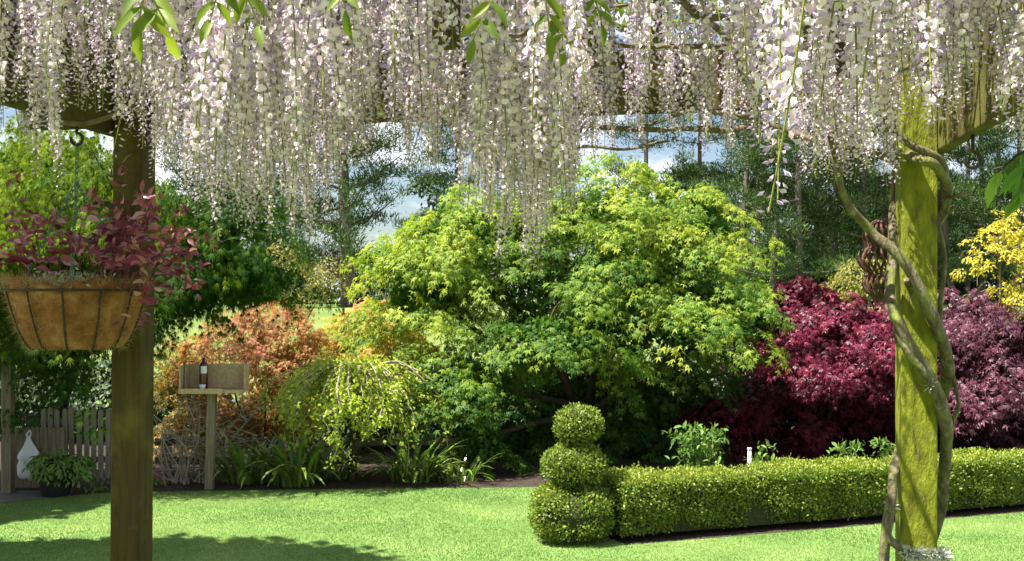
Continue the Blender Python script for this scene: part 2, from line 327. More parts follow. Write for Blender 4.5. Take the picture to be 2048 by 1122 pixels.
# ------------------------------------------------------------------ pergola
yaw = math.atan2(1350-1024, F_PX)
DD = np.array([math.sin(yaw), math.cos(yaw), 0]); CC = np.array([math.cos(yaw), -math.sin(yaw), 0]); UP = np.array([0, 0, 1.0])
PL = np.array([-1.590, 4.40, 0]); PR = np.array([1.508, 3.92, 0]); PW = 0.126
perg = thing('pergola', (0, 3.6, 0), 'timber pergola with two square posts carrying the hanging wisteria', 'pergola')
tag(timber('post', PL-CC*0.012, PL+UP*2.98+CC*0.012, PW, PW, M['post_brown'], perg, CC, 0.008), 'brown shaded post behind the hanging basket')
tag(timber('post', PR, PR+UP*2.96, PW, PW, M['post_algae'], perg, CC, 0.008), 'post green with algae and wound with vine stems')
def along(p, t): return p+DD*t
# side beams bolted on the outer faces of the posts, running towards the house
sL = PL-CC*(PW/2+0.027); sR = PR+CC*(PW/2+0.027)
tag(timber('side_beam', along(sL, -4.6)+UP*2.855, along(sL, 0.12)+UP*2.855, 0.33, 0.05, M['beam'], perg, UP))
tag(timber('side_beam', along(sR, -4.2)+UP*2.735, along(sR, 0.12)+UP*2.735, 0.37, 0.05, M['beam'], perg, UP))
cb0 = PL+DD*(PW/2+0.027)-CC*0.55; cb1 = PR+DD*(PW/2+0.027)+CC*0.30
timber('cross_beam', cb0+UP*2.865+DD*0.002, cb1+UP*2.865, 0.25, 0.05, M['beam'], perg, UP)
cn0 = PL-DD*(PW/2+0.027)+CC*0.085; cn1 = PR-DD*(PW/2+0.027)-CC*0.085
timber('cross_beam', cn0-DD*1.5+UP*3.0-CC*0.05, cn1-DD*1.5+UP*3.0+CC*0.05, 0.16, 0.05, M['beam'], perg, UP)
W = np.linalg.norm(PR-PL)
for i in range(7):
    t = -0.25+i*(W+0.5)/6; q = PL+CC*t*1.0
    timber('rafter', along(q, -4.0)+UP*3.135, along(q, 0.55)+UP*3.135, 0.045, 0.10, M['beam'], perg, CC)
# two short hanging blocks where old rafters were cut
for px, py, d, w in ((893, 45, 2.5, 0.05), (1178, 70, 3.2, 0.05)):
    q = P(px, py, d); timber('cut_rafter_end', q+UP*0.42, q-UP*0.055, w, 0.10, M['beam'], perg, CC)
def hook(parent, top, drop, r, mat, rad=0.006):
    mb = MB(); a = np.linspace(R(90), R(-200), 22)
    pts = [top, top-UP*drop*0.5]+[top-UP*(drop+r)+CC*(-r*math.cos(x)*-1)+UP*r*math.sin(x) for x in a]
    mb.tube(np.array(pts), rad, 7); return mb.build('hook', mat, perg, True)
hookL = along(sL, -0.268)+UP*2.69; hookR = along(sR, -0.42)+UP*2.552
hook(perg, hookL, 0.03, 0.024, M['iron']); hook(perg, hookR, 0.06, 0.026, M['iron'])

# ------------------------------------------------------------------ trees and shrubs
def crown(lobes, n_sprays, per, spray_r, leaf, tmpl, mats, name, parent, droop=0.5, up=0.8, tint=(0.5, 0.2, 0.15), front=0.45, shell=0.72, gap=0.0, hang=0.25, flat=0.35, lobetint=None, nc=0, cr=0.34):
    """leaf sprays spread through the outer shell of several ellipsoids; each spray is a drooping fan of leaves"""
    Cn = np.array([l[0] for l in lobes], float); Rd = np.array([l[1] for l in lobes], float)
    area = (Rd[:, 0]*Rd[:, 1]+Rd[:, 0]*Rd[:, 2]+Rd[:, 1]*Rd[:, 2]); w = area/area.sum()
    k = rng.choice(len(lobes), size=int(n_sprays*2.2), p=w)
    d = rdir(len(k))
    keep = (d[:, 1] < 0.25) | (rng.random(len(k)) < front); k = k[keep]; d = d[keep]
    r = shell+(1.02-shell)*rng.random(len(k))**0.6
    lump = 1+0.10*np.sin(d[:, 0]*7+k*1.7)*np.sin(d[:, 2]*6+k)+0.06*np.sin(d[:, 0]*15+d[:, 2]*13)
    pos = Cn[k]+d*Rd[k]*(r*lump)[:, None]
    q = np.linalg.norm((pos[:, None, :]-Cn[None])/Rd[None], axis=2); ok = q.min(axis=1) > 0.62
    if gap > 0:
        g = np.sin(pos[:, 0]*4.1+1.1)*np.sin(pos[:, 2]*5.3+0.4)+0.7*np.sin(pos[:, 0]*9.7+pos[:, 2]*8.1); ok &= (g > -0.9+gap) | (rng.random(len(pos)) < 0.25)
    if nc:
        pos, d, k = pos[ok][:nc], d[ok][:nc], k[ok][:nc]; pos = pos+d*rng.uniform(-0.12, 0.16, (len(pos), 1))
        per_c = rng.integers(max(2, int(n_sprays/nc*0.5)), int(n_sprays/nc*1.5)+1, len(pos)); S0 = np.repeat(np.arange(len(pos)), per_c)
        g_ = rng.normal(0, 1, (len(S0), 3))*cr*np.array([0.62, 0.62, 0.16]); fw = norm(d[S0]*np.array([1, 1, 0.0])); g_[:, 2] -= np.sum(g_*fw, 1)*0.55
        pos = pos[S0]+g_; d = norm(d[S0]+g_*0.9); k = k[S0]; ok = np.ones(len(pos), bool); n_sprays = len(pos)
        pos[:, 2] = np.maximum(pos[:, 2], 0.1)
    pos, d, k = pos[ok][:n_sprays], d[ok][:n_sprays], k[ok][:n_sprays]; n = len(pos)
    out = norm(d*np.array([1, 1, flat])+rng.normal(0, 0.25, (n, 3)))
    nrm = norm(out*0.45+UP*up+rng.normal(0, 0.18, (n, 3)))
    sr = spray_r*rng.uniform(0.6, 1.3, n); st = np.clip(rng.normal(tint[0], tint[1], n), 0, 1)
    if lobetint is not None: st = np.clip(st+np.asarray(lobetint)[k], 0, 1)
    # leaves
    S = np.repeat(np.arange(n), per); m = len(S)
    o_ = out[S]; nn = nrm[S]; tx = norm(np.cross(o_, nn)); ty = np.cross(nn, tx)
    ty = np.where((np.sum(ty*o_, 1) < 0)[:, None], -ty, ty)
    rr = np.sqrt(rng.random(m)); ang = rng.normal(0, 0.85, m)
    lp = pos[S]+(tx*np.sin(ang)[:, None]+ty*np.cos(ang)[:, None])*(rr*sr[S])[:, None]-o_*(0.3*sr[S])[:, None]
    lp[:, 2] -= droop*rr**2*sr[S]; lp += rng.normal(0, 1, (m, 3))*(sr[S]*0.10)[:, None]
    ld = norm(tx*np.sin(ang)[:, None]*0.8+ty*np.cos(ang)[:, None]+rng.normal(0, 0.3, (m, 3))-UP*(hang+droop*rr[:, None]*0.6))
    ln = norm(nn+rng.normal(0, 0.32, (m, 3)))
    tt = np.clip(st[S]+rng.normal(0, tint[2], m), 0, 1)
    lp[:, 2] = np.maximum(lp[:, 2], 0.03)
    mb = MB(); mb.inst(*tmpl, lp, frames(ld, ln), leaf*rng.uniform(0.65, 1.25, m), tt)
    o = mb.build(name, mats, parent); o['kind'] = 'stuff'
    return o, pos
def wood(name, mat, parent, base, lobes, r0, fork=0.35, targets=None, nt=40, stems=1, spread=0.15):
    """tapered trunk (or several stems), limbs to each lobe and thin twigs on to some spray points"""
    mb = MB(); base = np.asarray(base, float); Cn = np.array([l[0] for l in lobes], float); top = Cn.mean(axis=0)
    for s in range(stems):
        b = base+np.array([rng.normal(0, spread) if stems > 1 else 0, rng.normal(0, spread) if stems > 1 else 0, -0.03])
        f = b+(top-b)*fork+np.array([rng.normal(0, 0.05), rng.normal(0, 0.05), 0])
        mb.tube(spline([b, (b+f)/2+rng.normal(0, 0.03, 3), f], 10), np.linspace(r0, r0*0.7, 11)[:len(spline([b, (b+f)/2, f], 10))], 8)
        for c in Cn[s::stems]:
            mid = f*0.55+c*0.45+np.array([0, 0, 0.05])+rng.normal(0, 0.06, 3); pth = spline([f, mid, c], 12)
            mb.tube(pth, np.linspace(r0*0.62, r0*0.22, len(pth)), 6)
    if targets is not None and len(targets):
        sel = targets[rng.choice(len(targets), min(nt, len(targets)), replace=False)]
        for t in sel:
            c = Cn[np.argmin(np.linalg.norm(Cn-t, axis=1))]; pth = spline([c, (c+t)/2+rng.normal(0, 0.05, 3)+np.array([0, 0, 0.04]), t], 8)
            mb.tube(pth, np.linspace(r0*0.2, r0*0.05+0.002, len(pth)), 4)
    return mb.build(name, mat, parent, True)
def lobe(px, py, d, rx, ry, rd=None):
    s = d/F_PX; return (P(px, py, d), (rx*s, (rd if rd is not None else rx)*s, ry*s))
def foot(px, d): return np.array([(px-1024)/F_PX*d, d, float(hgt(0, d))])

def inner_leaves(lobes, n, leaf, mat, parent, tint=0.15):  # leaves added inside crowns to block light, tinted dark for a shaded core
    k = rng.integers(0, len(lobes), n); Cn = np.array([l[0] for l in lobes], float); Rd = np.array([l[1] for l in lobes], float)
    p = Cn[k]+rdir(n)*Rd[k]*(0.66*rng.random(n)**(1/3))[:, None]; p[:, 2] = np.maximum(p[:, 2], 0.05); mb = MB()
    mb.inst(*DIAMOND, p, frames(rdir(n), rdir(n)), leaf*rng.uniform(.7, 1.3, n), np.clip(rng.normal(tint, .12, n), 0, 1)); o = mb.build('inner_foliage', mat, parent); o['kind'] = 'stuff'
def tree(name, label, cat, px, d, lobes, r0, spec, group=None, bark='bark', inner=0, **kw):
    base = foot(px, d); t = thing(name, base, label, cat, group)
    o, pos = crown(lobes, parent=t, name='crown', **spec)
    wood('trunk', M[bark], t, base, lobes, r0, targets=pos, **kw)
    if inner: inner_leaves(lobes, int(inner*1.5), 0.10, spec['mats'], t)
    return t

# big green maple
L = [lobe(940, 480, 13.0, 165, 95, 150), lobe(1230, 430, 13.2, 180, 90, 150), lobe(1390, 455, 13.2, 105, 90, 120), lobe(850, 590, 12.9, 110, 100, 120),
     lobe(1100, 580, 12.6, 190, 110, 120), lobe(1330, 570, 12.8, 160, 90, 120), lobe(1410, 660, 12.0, 135, 48, 80), lobe(1090, 675, 11.9, 165, 52, 80),
     lobe(915, 765, 12.2, 85, 75, 80), lobe(960, 880, 12.1, 65, 60, 70), lobe(1120, 840, 13.9, 200, 110, 90), lobe(1330, 830, 14.0, 190, 110, 80), lobe(1210, 540, 12.5, 90, 60, 80), lobe(1200, 665, 12.8, 210, 70, 90), lobe(1085, 440, 13.1, 110, 75, 90), lobe(1485, 630, 12.4, 65, 45, 60), lobe(1230, 880, 13.6, 220, 60, 50), lobe(1150, 810, 13.5, 170, 100, 50), lobe(1340, 790, 13.6, 150, 110, 50)]
tree('maple_tree', 'large broad maple with bright yellow-green leaves, tallest in the garden bed', 'tree', 1180, 13.7, L, 0.09,
     dict(n_sprays=2550, per=25, spray_r=0.21, leaf=0.068, tmpl=MAPLE, mats=M['green_maple'], tint=(0.53, 0.16, 0.16), shell=0.65, nc=320, cr=0.31, lobetint=[.2, .2, .2, .15, 0, .05, .05, -.05, -.2, -.2, -.3, -.3, -.05, -.1, .15, .05, -.35, -.35, -.35]), nt=60, stems=3, inner=16000)  # lobetint paints sunlit yellow on the top lobes, shade on the low ones
# crimson and purple maples
L = [lobe(1600, 605, 12.9, 85, 62, 100), lobe(1700, 655, 12.7, 115, 66, 120), lobe(1620, 680, 12.4, 95, 50, 90), lobe(1740, 700, 12.3, 85, 42, 90), lobe(1560, 800, 14.0, 120, 110, 70), lobe(1740, 820, 14.0, 120, 100, 70), lobe(1810, 690, 12.9, 90, 62, 80), lobe(1580, 800, 13.6, 130, 75, 50), lobe(1720, 830, 13.6, 140, 75, 50), lobe(1480, 850, 13.4, 90, 60, 50)]
tree('maple_tree', 'crimson-leaved domed maple between the green maple and the vine-wound post', 'tree', 1660, 13.8, L, 0.05,
     dict(n_sprays=1150, per=28, spray_r=0.2, leaf=0.068, tmpl=MAPLE, mats=M['red_maple'], tint=(0.5, 0.2, 0.18), droop=0.7, front=0.25, nc=140, cr=0.27), nt=30, stems=3, inner=8000)
L = [lobe(1930, 655, 12.6, 105, 70, 100), lobe(2030, 685, 12.4, 105, 65, 100), lobe(2000, 745, 12.2, 115, 60, 90), lobe(1880, 810, 13.8, 90, 100, 70), lobe(2060, 840, 13.7, 120, 80, 70), lobe(1860, 680, 12.8, 70, 55, 70), lobe(1920, 820, 13.5, 120, 80, 50), lobe(2050, 850, 13.4, 120, 70, 50)]
tree('maple_tree', 'dusky purple maple just past the vine-wound post, under the yellow tree', 'tree', 1990, 13.6, L, 0.05,
     dict(n_sprays=900, per=28, front=0.25, spray_r=0.2, leaf=0.068, tmpl=MAPLE, mats=M['purple_maple'], tint=(0.5, 0.2, 0.18), droop=0.7, nc=100, cr=0.27), nt=30, stems=3, inner=7000)
# orange and golden maples
L = [lobe(560, 660, 13.2, 95, 55, 90), lobe(460, 700, 13.0, 90, 58, 80), lobe(610, 725, 12.9, 60, 42, 70), lobe(375, 745, 13.2, 70, 65, 70), lobe(420, 850, 13.6, 100, 55, 60), lobe(540, 820, 13.7, 90, 55, 60)]
tree('maple_tree', 'orange-red maple shrub behind the bird feeder', 'tree', 500, 13.4, L, 0.022,
     dict(n_sprays=900, per=24, spray_r=0.18, leaf=0.056, tmpl=MAPLE, mats=M['orange_maple'], tint=(0.5, 0.2, 0.2), nc=110, cr=0.24, lobetint=[.2, .02, .12, -.35, -.25, -.1]), nt=40, stems=6, spread=0.3)
L = [lobe(750, 675, 13.8, 75, 42, 70), lobe(690, 668, 13.9, 55, 38, 60), lobe(805, 705, 13.4, 75, 45, 70), lobe(740, 760, 13.6, 80, 50, 70)]
tree('maple_tree', 'golden-peach young maple between the orange maple and the green maple', 'tree', 745, 13.8, L, 0.022,
     dict(n_sprays=480, per=30, spray_r=0.17, leaf=0.058, tmpl=MAPLE, mats=M['yellow_maple'], tint=(0.5, 0.2, 0.18), nc=60, cr=0.24, lobetint=[.25, -.3, 0, -.1]), nt=24, stems=3)
# yellow tree over the purple maple
L = [lobe(2000, 510, 15.5, 85, 80, 80), lobe(2060, 590, 15.3, 90, 90, 80), lobe(1955, 580, 15.6, 55, 50, 60), lobe(2075, 470, 15.6, 70, 60, 70)]
tree('golden_tree', 'bright yellow open twiggy tree above the purple maple', 'tree', 2040, 15.6, L, 0.04,
     dict(n_sprays=330, per=22, spray_r=0.13, leaf=0.06, tmpl=DIAMOND, mats=M['gold'], tint=(0.5, 0.2, 0.2), shell=0.3, nc=60, cr=0.22), nt=150, bark='greytimber', stems=2)
L = [lobe(1730, 540, 22, 60, 38, 50), lobe(1690, 570, 22.5, 45, 30, 40)]
tree('golden_tree', 'pale yellow-green sparse shrub beyond the crimson maple', 'tree', 1720, 22, L, 0.03,
     dict(n_sprays=110, per=20, spray_r=0.2, leaf=0.08, tmpl=DIAMOND, mats=M['sparse_gold'], tint=(0.5, 0.2, 0.2), gap=0.3, shell=0.3), nt=40)
L = [lobe(600, 560, 24, 75, 48, 60), lobe(680, 540, 24.5, 60, 38, 60), lobe(560, 520, 24, 60, 50, 60)]
tree('golden_tree', 'thin yellowish spring tree standing before the lone pine', 'tree', 610, 24, L, 0.04,
     dict(n_sprays=200, per=16, spray_r=0.24, leaf=0.075, tmpl=DIAMOND, mats=M['sparse_gold'], tint=(0.5, 0.2, 0.2), gap=0.5, shell=0.25), nt=70)
# dark feathery tree behind the brown post
L = [lobe(80, 380, 11.4, 230, 110, 170), lobe(240, 450, 11.1, 170, 110, 130), lobe(425, 465, 11.0, 110, 70, 100), lobe(490, 540, 10.9, 75, 42, 80), lobe(395, 560, 10.9, 80, 42, 80), lobe(200, 600, 11.0, 150, 70, 100),
     lobe(60, 590, 11.2, 130, 90, 110), lobe(110, 700, 11.1, 90, 45, 80), lobe(-60, 480, 11.4, 150, 180, 140), lobe(465, 390, 11.2, 90, 55, 90)]
tree('feathery_tree', 'dark green feathery drooping tree behind the brown post and hanging basket', 'tree', 78, 12.4, L, 0.08,
     dict(n_sprays=1900, per=26, spray_r=0.21, leaf=0.085, tmpl=FEATHER, mats=M['feather'], tint=(0.42, 0.2, 0.15), droop=0.9, hang=0.5, front=0.6, nc=150, cr=0.36, lobetint=[.6, .35, -.2, -.2, -.2, -.1, .05, -.2, .5, -.1]), nt=70, fork=0.55, inner=2500)  # lobetint puts sunlight on the upper left lobes into the leaf colour
# unseen tree read from the lawn shadow, two added to shade post and fence
L = [((-5.6, 6.75, 6.0), (1.8, 0.75, 1.0)), ((-6.7, 5.9, 6.3), (1.8, 1.3, 1.1)), ((-5.7, 6.2, 5.0), (1.5, 0.9, 0.8)), ((-7.3, 6.8, 5.2), (1.2, 0.9, 0.9)), ((-5.2, 6.2, 6.2), (1.3, 0.9, 0.9))]
t = thing('shade_tree', (-6.4, 6.5, 0), 'tall leafy tree beside the lawn casting the broad shadow', 'tree')
o, pos = crown(L, 2100, 17, 0.30, 0.25, DIAMOND, M['green_maple'], 'crown', t, front=1.0, shell=0.25, tint=(0.25, 0.15, 0.1))
wood('trunk', M['bark'], t, (-6.4, 6.5, 0), L, 0.16, targets=pos, nt=40)
L = [((-3.7, 3.5, 5.5), (0.75, 0.75, 0.7)), ((-4.5, 3.0, 5.6), (1.0, 0.9, 0.8)), ((-4.7, 3.6, 6.4), (1.1, 1.0, 0.7))]
t = thing('shade_tree', (-4.7, 3.0, 0), 'unseen leafy tree added by the house to shade the brown post', 'tree')
o, pos = crown(L, 900, 24, 0.26, 0.16, DIAMOND, M['green_maple'], 'crown', t, front=1.0, shell=0.25, tint=(0.25, 0.15, 0.1))
wood('trunk', M['bark'], t, (-4.7, 3.0, 0), L, 0.10, targets=pos, nt=30)
L = [((-7.6, 9.9, 4.3), (1.5, 1.5, 1.0)), ((-6.9, 10.4, 3.5), (0.95, 0.9, 0.8)), ((-7.9, 9.3, 3.4), (1.3, 1.2, 0.9))]
t = thing('shade_tree', (-7.3, 9.8, 0), 'unseen leafy tree added by the path to shade the picket fence', 'tree')
o, pos = crown(L, 1300, 17, 0.34, 0.25, DIAMOND, M['green_maple'], 'crown', t, front=1.0, shell=0.25, tint=(0.2, 0.15, 0.1))
wood('trunk', M['bark'], t, (-7.3, 9.8, 0), L, 0.14, targets=pos, nt=30)
# dark shrubs added to hide the bright field and fill the shade
for px, d, rx, h, lab in ((1420, 15.4, 190, 1.9, 'dark shrub added to fill the gloom behind the green maple'), (1780, 15.2, 200, 1.8, 'dark shrub added to fill the gloom below the crimson maple'),
                          (2080, 15.0, 170, 1.6, 'dark shrub added to fill the gloom below the purple maple'), (1080, 15.2, 190, 1.8, 'dark shrub added to fill the shade at the foot of the green maple'), (20, 15.5, 110, 1.2, 'added dark backing shrub behind the board fence and timber pole'), (300, 15.0, 210, 1.35, 'added dark backing shrub behind the picket fence and orange maple'), (640, 14.7, 150, 1.0, 'added dark backing shrub behind the low rails under the orange maple'), (860, 14.7, 150, 1.05, 'added dark backing shrub behind the weeping tree')):
    base = foot(px, d); t = thing('backing_shrub', base, lab, 'shrub', 'dark backing shrubs added behind the bed'); s = d/F_PX
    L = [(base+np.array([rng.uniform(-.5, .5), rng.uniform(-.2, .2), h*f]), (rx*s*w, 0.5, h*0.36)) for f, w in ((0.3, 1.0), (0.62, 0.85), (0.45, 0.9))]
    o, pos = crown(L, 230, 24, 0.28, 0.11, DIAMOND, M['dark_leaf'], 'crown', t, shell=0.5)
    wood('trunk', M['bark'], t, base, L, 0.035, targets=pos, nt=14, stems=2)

# pines
def pine(px, d, h, lean, label, r0=0.2, low=0.3, seed=0, spread=1.0, dens=1.0):
    g = np.random.default_rng(seed); base = foot(px, d); t = thing('pine_tree', base, label, 'tree', 'pines beyond the garden')
    top = base+np.array([lean, g.normal(0, 0.3), h]); mid = (base+top)/2+np.array([g.normal(0, 0.25), 0, 0])
    tr = spline([base-UP*0.1, mid, top], 20); wd = MB(); wd.tube(tr, np.linspace(r0, r0*0.18, len(tr)), 8)
    tips = []; z = low
    while z < 1.0:
        for _ in range(g.integers(2, 5)):
            c = tr[min(len(tr)-1, int(z*(len(tr)-1)))]; a = g.uniform(0, 6.283); ln = spread*(0.6+2.6*(1-z)**0.7)*g.uniform(0.6, 1.2)
            e = c+np.array([math.cos(a)*ln, math.sin(a)*ln, ln*g.uniform(-0.05, 0.5)]); pth = spline([c, (c+e)/2-UP*0.08*ln, e], 6)
            wd.tube(pth, np.linspace(r0*0.32*(1.1-z), 0.015, len(pth)), 5)
            for f in np.linspace(0.35, 1.0, max(2, int(ln*2.9*dens))):
                tips.append(pth[min(len(pth)-1, int(f*(len(pth)-1)))]+g.normal(0, 0.18, 3)*ln*0.4)
            for _k in range(2):
                q = pth[g.integers(2, len(pth))]; e2 = q+np.array([g.normal(0, .4), g.normal(0, .4), g.uniform(0, .35)])*ln*0.5; wd.tube([q, e2], [0.02, 0.008], 4, cap=False); tips.append(e2)
        z += g.uniform(0.045, 0.085)
    wd.build('trunk', M['pinebark'], t, True)
    tips = np.array(tips); per = int(56*dens); S = np.repeat(np.arange(len(tips)), per); m = len(S)
    off = g.normal(0, 1, (m, 3))*np.array([0.33, 0.33, 0.17]); dr = norm(off*np.array([1, 1, 1.2])+UP*0.7+g.normal(0, 0.35, (m, 3))); nr = norm(g.normal(size=(m, 3)))
    nb = MB(); nb.inst(*(NEEDLE[0]*np.array([2.5, 1, 1]), NEEDLE[1]), tips[S]+off*0.8, frames(dr, nr), g.uniform(0.14, 0.28, m), np.clip(g.normal(0.5, 0.2, len(tips))[S]+g.normal(0, .15, m), 0, 1))
    o = nb.build('crown', M['needle'], t); o['kind'] = 'stuff'
pine(697, 42, 13.5, 0.3, 'lone pine with layered branches in the gap between wisteria and green maple', 0.32, 0.12, 5, 1.4, 1.15)
for i, (px, d, h, ln, lab) in enumerate([
    (1475, 46, 15, 0.3, 'slender pine just past the shoulder of the green maple'), (1545, 50, 17, -0.2, 'tall thin pine above the crimson maple, nearest the green maple'),
    (1600, 44, 15, 0.4, 'pine with dark clumped crown above the middle of the crimson maple'), (1668, 52, 18, 0.2, 'tall pine above the crimson maple left of the hanging vine loop'),
    (1735, 45, 15, -0.5, 'pine straight behind the rusty hanging ornament'), (1790, 54, 18, 0.3, 'pine mostly hidden behind the vine-wound post'),
    (1905, 47, 15, 0.3, 'pine seen below the empty hook'), (1965, 52, 18, -0.4, 'tall pine above the yellow tree'), (2030, 45, 15, 0.2, 'pine above the yellow tree nearest the edge'),
    (1395, 55, 17, 0.2, 'pine peeping over the top of the green maple'), (1130, 56, 17, 0.2, 'pine behind the wisteria above the green maple crown'), (905, 56, 14, 0.3, 'bluish pine behind the wisteria next to the lone pine'),
    (1510, 58, 19, 0.3, 'pine in the second rank beside the green maple shoulder'), (1635, 60, 19, 0.2, 'pine in the second rank over the crimson maple top'), (1700, 58, 17, -0.3, 'pine in the second rank beside the hanging ornament'), (1850, 50, 17, 0.2, 'pine hard against the green post'), (1935, 60, 19, 0.1, 'pine in the second rank between hook and yellow tree'), (2000, 58, 19, 0.2, 'pine in the second rank over the yellow tree'), (1290, 54, 17, 0.1, 'pine over the highest point of the green maple'), 
    (540, 50, 13, 0.2, 'pine far behind the thin yellowish tree'), (400, 54, 15, 0.1, 'pine far behind the feathery tree')]):
    pine(px, d, h, ln, lab, 0.17, 0.14, 20+i, 1.0, 1.0)
for i, (px, d, w, h, lab) in enumerate([(1500, 64, 3.0, 7.5, 'dark distant evergreen between the pines by the green maple'), (1400, 66, 3.0, 8.5, 'dark distant evergreen over the shoulder of the green maple'), (880, 70, 3.0, 8.0, 'dark distant evergreen between the lone pine and the green maple'), (1610, 62, 3.0, 6.5, 'dark distant evergreen at the foot of the pines above the crimson maple'), (1705, 64, 2.8, 8.0, 'dark distant evergreen beside the hanging ornament'), (1830, 62, 3.2, 7.0, 'dark distant evergreen behind the green post'),
                                  (1930, 64, 2.8, 6.0, 'dark distant evergreen below the empty hook'), (2050, 62, 3.2, 8.0, 'dark distant evergreen behind the yellow tree'), (760, 75, 3.4, 4.2, 'distant evergreen low on the field behind the lone pine'), (570, 70, 3.2, 4.0, 'distant evergreen low on the field behind the thin yellowish tree')]):
    base = foot(px, d); t = thing('distant_tree', base, lab, 'tree', 'distant trees beyond the field')
    L = [(base+np.array([rng.uniform(-.25, .25)*w, 0, h*f]), (w*q, w*.6, h*.22)) for f, q in ((0.2, 1.0), (0.42, .9), (0.62, .7), (0.85, .45))]
    o, pos = crown(L, 420, 18, 0.6, 0.36, DIAMOND, M['needle'], 'crown', t, tint=(0.3, 0.2, 0.15), nc=60, cr=.8); wood('trunk', M['pinebark'], t, base, L, 0.2)

# weeping tree
base = foot(705, 11.7); wt = thing('weeping_tree', base, 'small weeping tree with bare trailing twigs and fresh lime leaves', 'tree')
mb = MB(); topz = 1.22; top = base+UP*topz
mb.tube(spline([base-UP*0.03, base+np.array([0.01, 0, 0.6]), top], 12), np.linspace(0.05, 0.04, 13), 9)
for i in range(9):
    a = rng.uniform(0, 6.283); mb.tube(spline([top-UP*0.05, top+np.array([math.cos(a)*.12, math.sin(a)*.12, .06]), top+np.array([math.cos(a)*.3, math.sin(a)*.3, .07+rng.uniform(-.03, .04)])], 8), np.linspace(0.032, 0.014, 9), 6)
mb.build('trunk', M['bark'], wt, True)
bt = MB(); lv = MB()
for i in range(88):
    a = rng.uniform(0, 6.283); ro = rng.uniform(0.35, 1.02); zz = rng.uniform(-1.0, -0.35)*(0.5+0.5*ro)*rng.uniform(.6, 1.1)
    d_ = np.array([math.cos(a), math.sin(a), 0]); q = [top+d_*0.2+UP*0.05, top+d_*ro*0.55+UP*rng.uniform(0.0, 0.09), top+d_*ro*0.9+UP*zz*0.35, top+d_*ro*1.0+UP*zz*0.75+rng.normal(0, .05, 3), top+d_*ro*1.02+UP*zz+rng.normal(0, .08, 3)]
    pth = spline(q, 24); pth += np.cumsum(rng.normal(0, 0.006, pth.shape), axis=0); pth[:, 2] = np.maximum(pth[:, 2], 0.12)
    bt.tube(pth, np.linspace(0.010, 0.003, len(pth)), 4, rng.uniform(0.4, 1), cap=False)
    k = rng.integers(75, 140); f = rng.integers(3, len(pth), k); pos = pth[f]+rng.normal(0, 0.045, (k, 3))
    lv.inst(*DIAMOND, pos, frames(norm(rng.normal(0, .6, (k, 3))-UP*0.5+d_*0.5), norm(rng.normal(0, .6, (k, 3))+UP)), rng.uniform(0.035, 0.075, k), np.clip(rng.normal(0.6, .25, k), 0, 1))
tag(bt.build('twigs', M['twig'], wt), None, None, None, 'stuff'); tag(lv.build('foliage', M['weeper'], wt), None, None, None, 'stuff')

# bare twiggy shrub by the feeder
base = foot(365, 11.5); t = thing('twiggy_shrub', base, 'grey leafless tangle of twigs at the foot of the bird feeder', 'shrub')
mb = MB()
for i in range(34):
    a = rng.uniform(0, 6.283); q = base+np.array([rng.normal(0, .12), rng.normal(0, .1), 0]); h = rng.uniform(0.25, 1.05)
    e = q+np.array([rng.normal(0.08, .38), rng.normal(0, .2), h]); pth = spline([q, (q+e)/2+rng.normal(0, .12, 3), e], 10); mb.tube(pth, np.linspace(0.010, 0.002, len(pth)), 4, rng.uniform(0.3, 1), cap=False)
    for _ in range(6):
        s0 = pth[rng.integers(3, len(pth))]; mb.tube([s0, s0+np.array([rng.normal(0, .22), rng.normal(0, .1), rng.uniform(-.05, .2)])], [0.005, 0.002], 3, rng.uniform(0.3, 1), cap=False)
tag(mb.build('twigs', M['twig'], t), None, None, None, 'stuff')

# ------------------------------------------------------------------ clipped box: hedge and topiary
def clip_leaves(pos, nrm, size, tint0=0.45, topy=0.12):
    n = len(pos); lv = MB(); dirs = norm(nrm*0.55+rng.normal(0, 0.6, (n, 3))+UP*0.35); ln = norm(nrm+rng.normal(0, 0.55, (n, 3)))
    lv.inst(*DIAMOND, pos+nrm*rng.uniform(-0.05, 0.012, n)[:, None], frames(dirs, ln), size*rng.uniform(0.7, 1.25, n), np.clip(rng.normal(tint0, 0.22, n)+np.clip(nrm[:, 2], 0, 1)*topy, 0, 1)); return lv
hb = thing('box_hedge', (*(HA+HB)/2, 0), 'long low clipped box hedge crossing the lawn', 'hedge')
HL = np.linalg.norm(HB-HA); HH, HT = 0.49, 0.52
h3 = np.array([*hd, 0]); n3 = np.array([*hn, 0]); H0 = np.array([*HA, 0])
core = MB(); core.box(H0+h3*HL/2-n3*HT/2+UP*0.25, np.array([h3, n3, UP]), (HL/2-0.04, HT/2-0.05, 0.21)); core.build('light_block_core', M['core'], hb)  # solid dark body added inside to block light between the leaves
n = 82000; u = rng.uniform(0, HL, n); k = rng.random(n); pos = np.zeros((n, 3)); nr = np.zeros((n, 3))
fr = k < 0.46; tp = (k >= 0.46) & (k < 0.86); bk = k >= 0.86
v = rng.uniform(0.05, HH, n); w = rng.uniform(0, HT, n)
wob = 0.02*np.sin(u*3.7+.5)+0.016*np.sin(u*8.3)+0.012*np.sin(u*17+1)+0.012*np.sin(v*21+u*6)+np.where(rng.random(n) < .035, rng.uniform(0, .055, n), 0)
pos[fr] = H0+h3*u[fr, None]+n3*(wob[fr]-0.06*(1-np.clip(v[fr]/0.25, 0, 1)))[:, None]+UP*v[fr, None]; nr[fr] = n3
pos[tp] = H0+h3*u[tp, None]-n3*w[tp, None]+UP*(HH+wob[tp]-0.035*(np.abs(w[tp]/HT-0.5)*2)**6)[:, None]; nr[tp] = UP
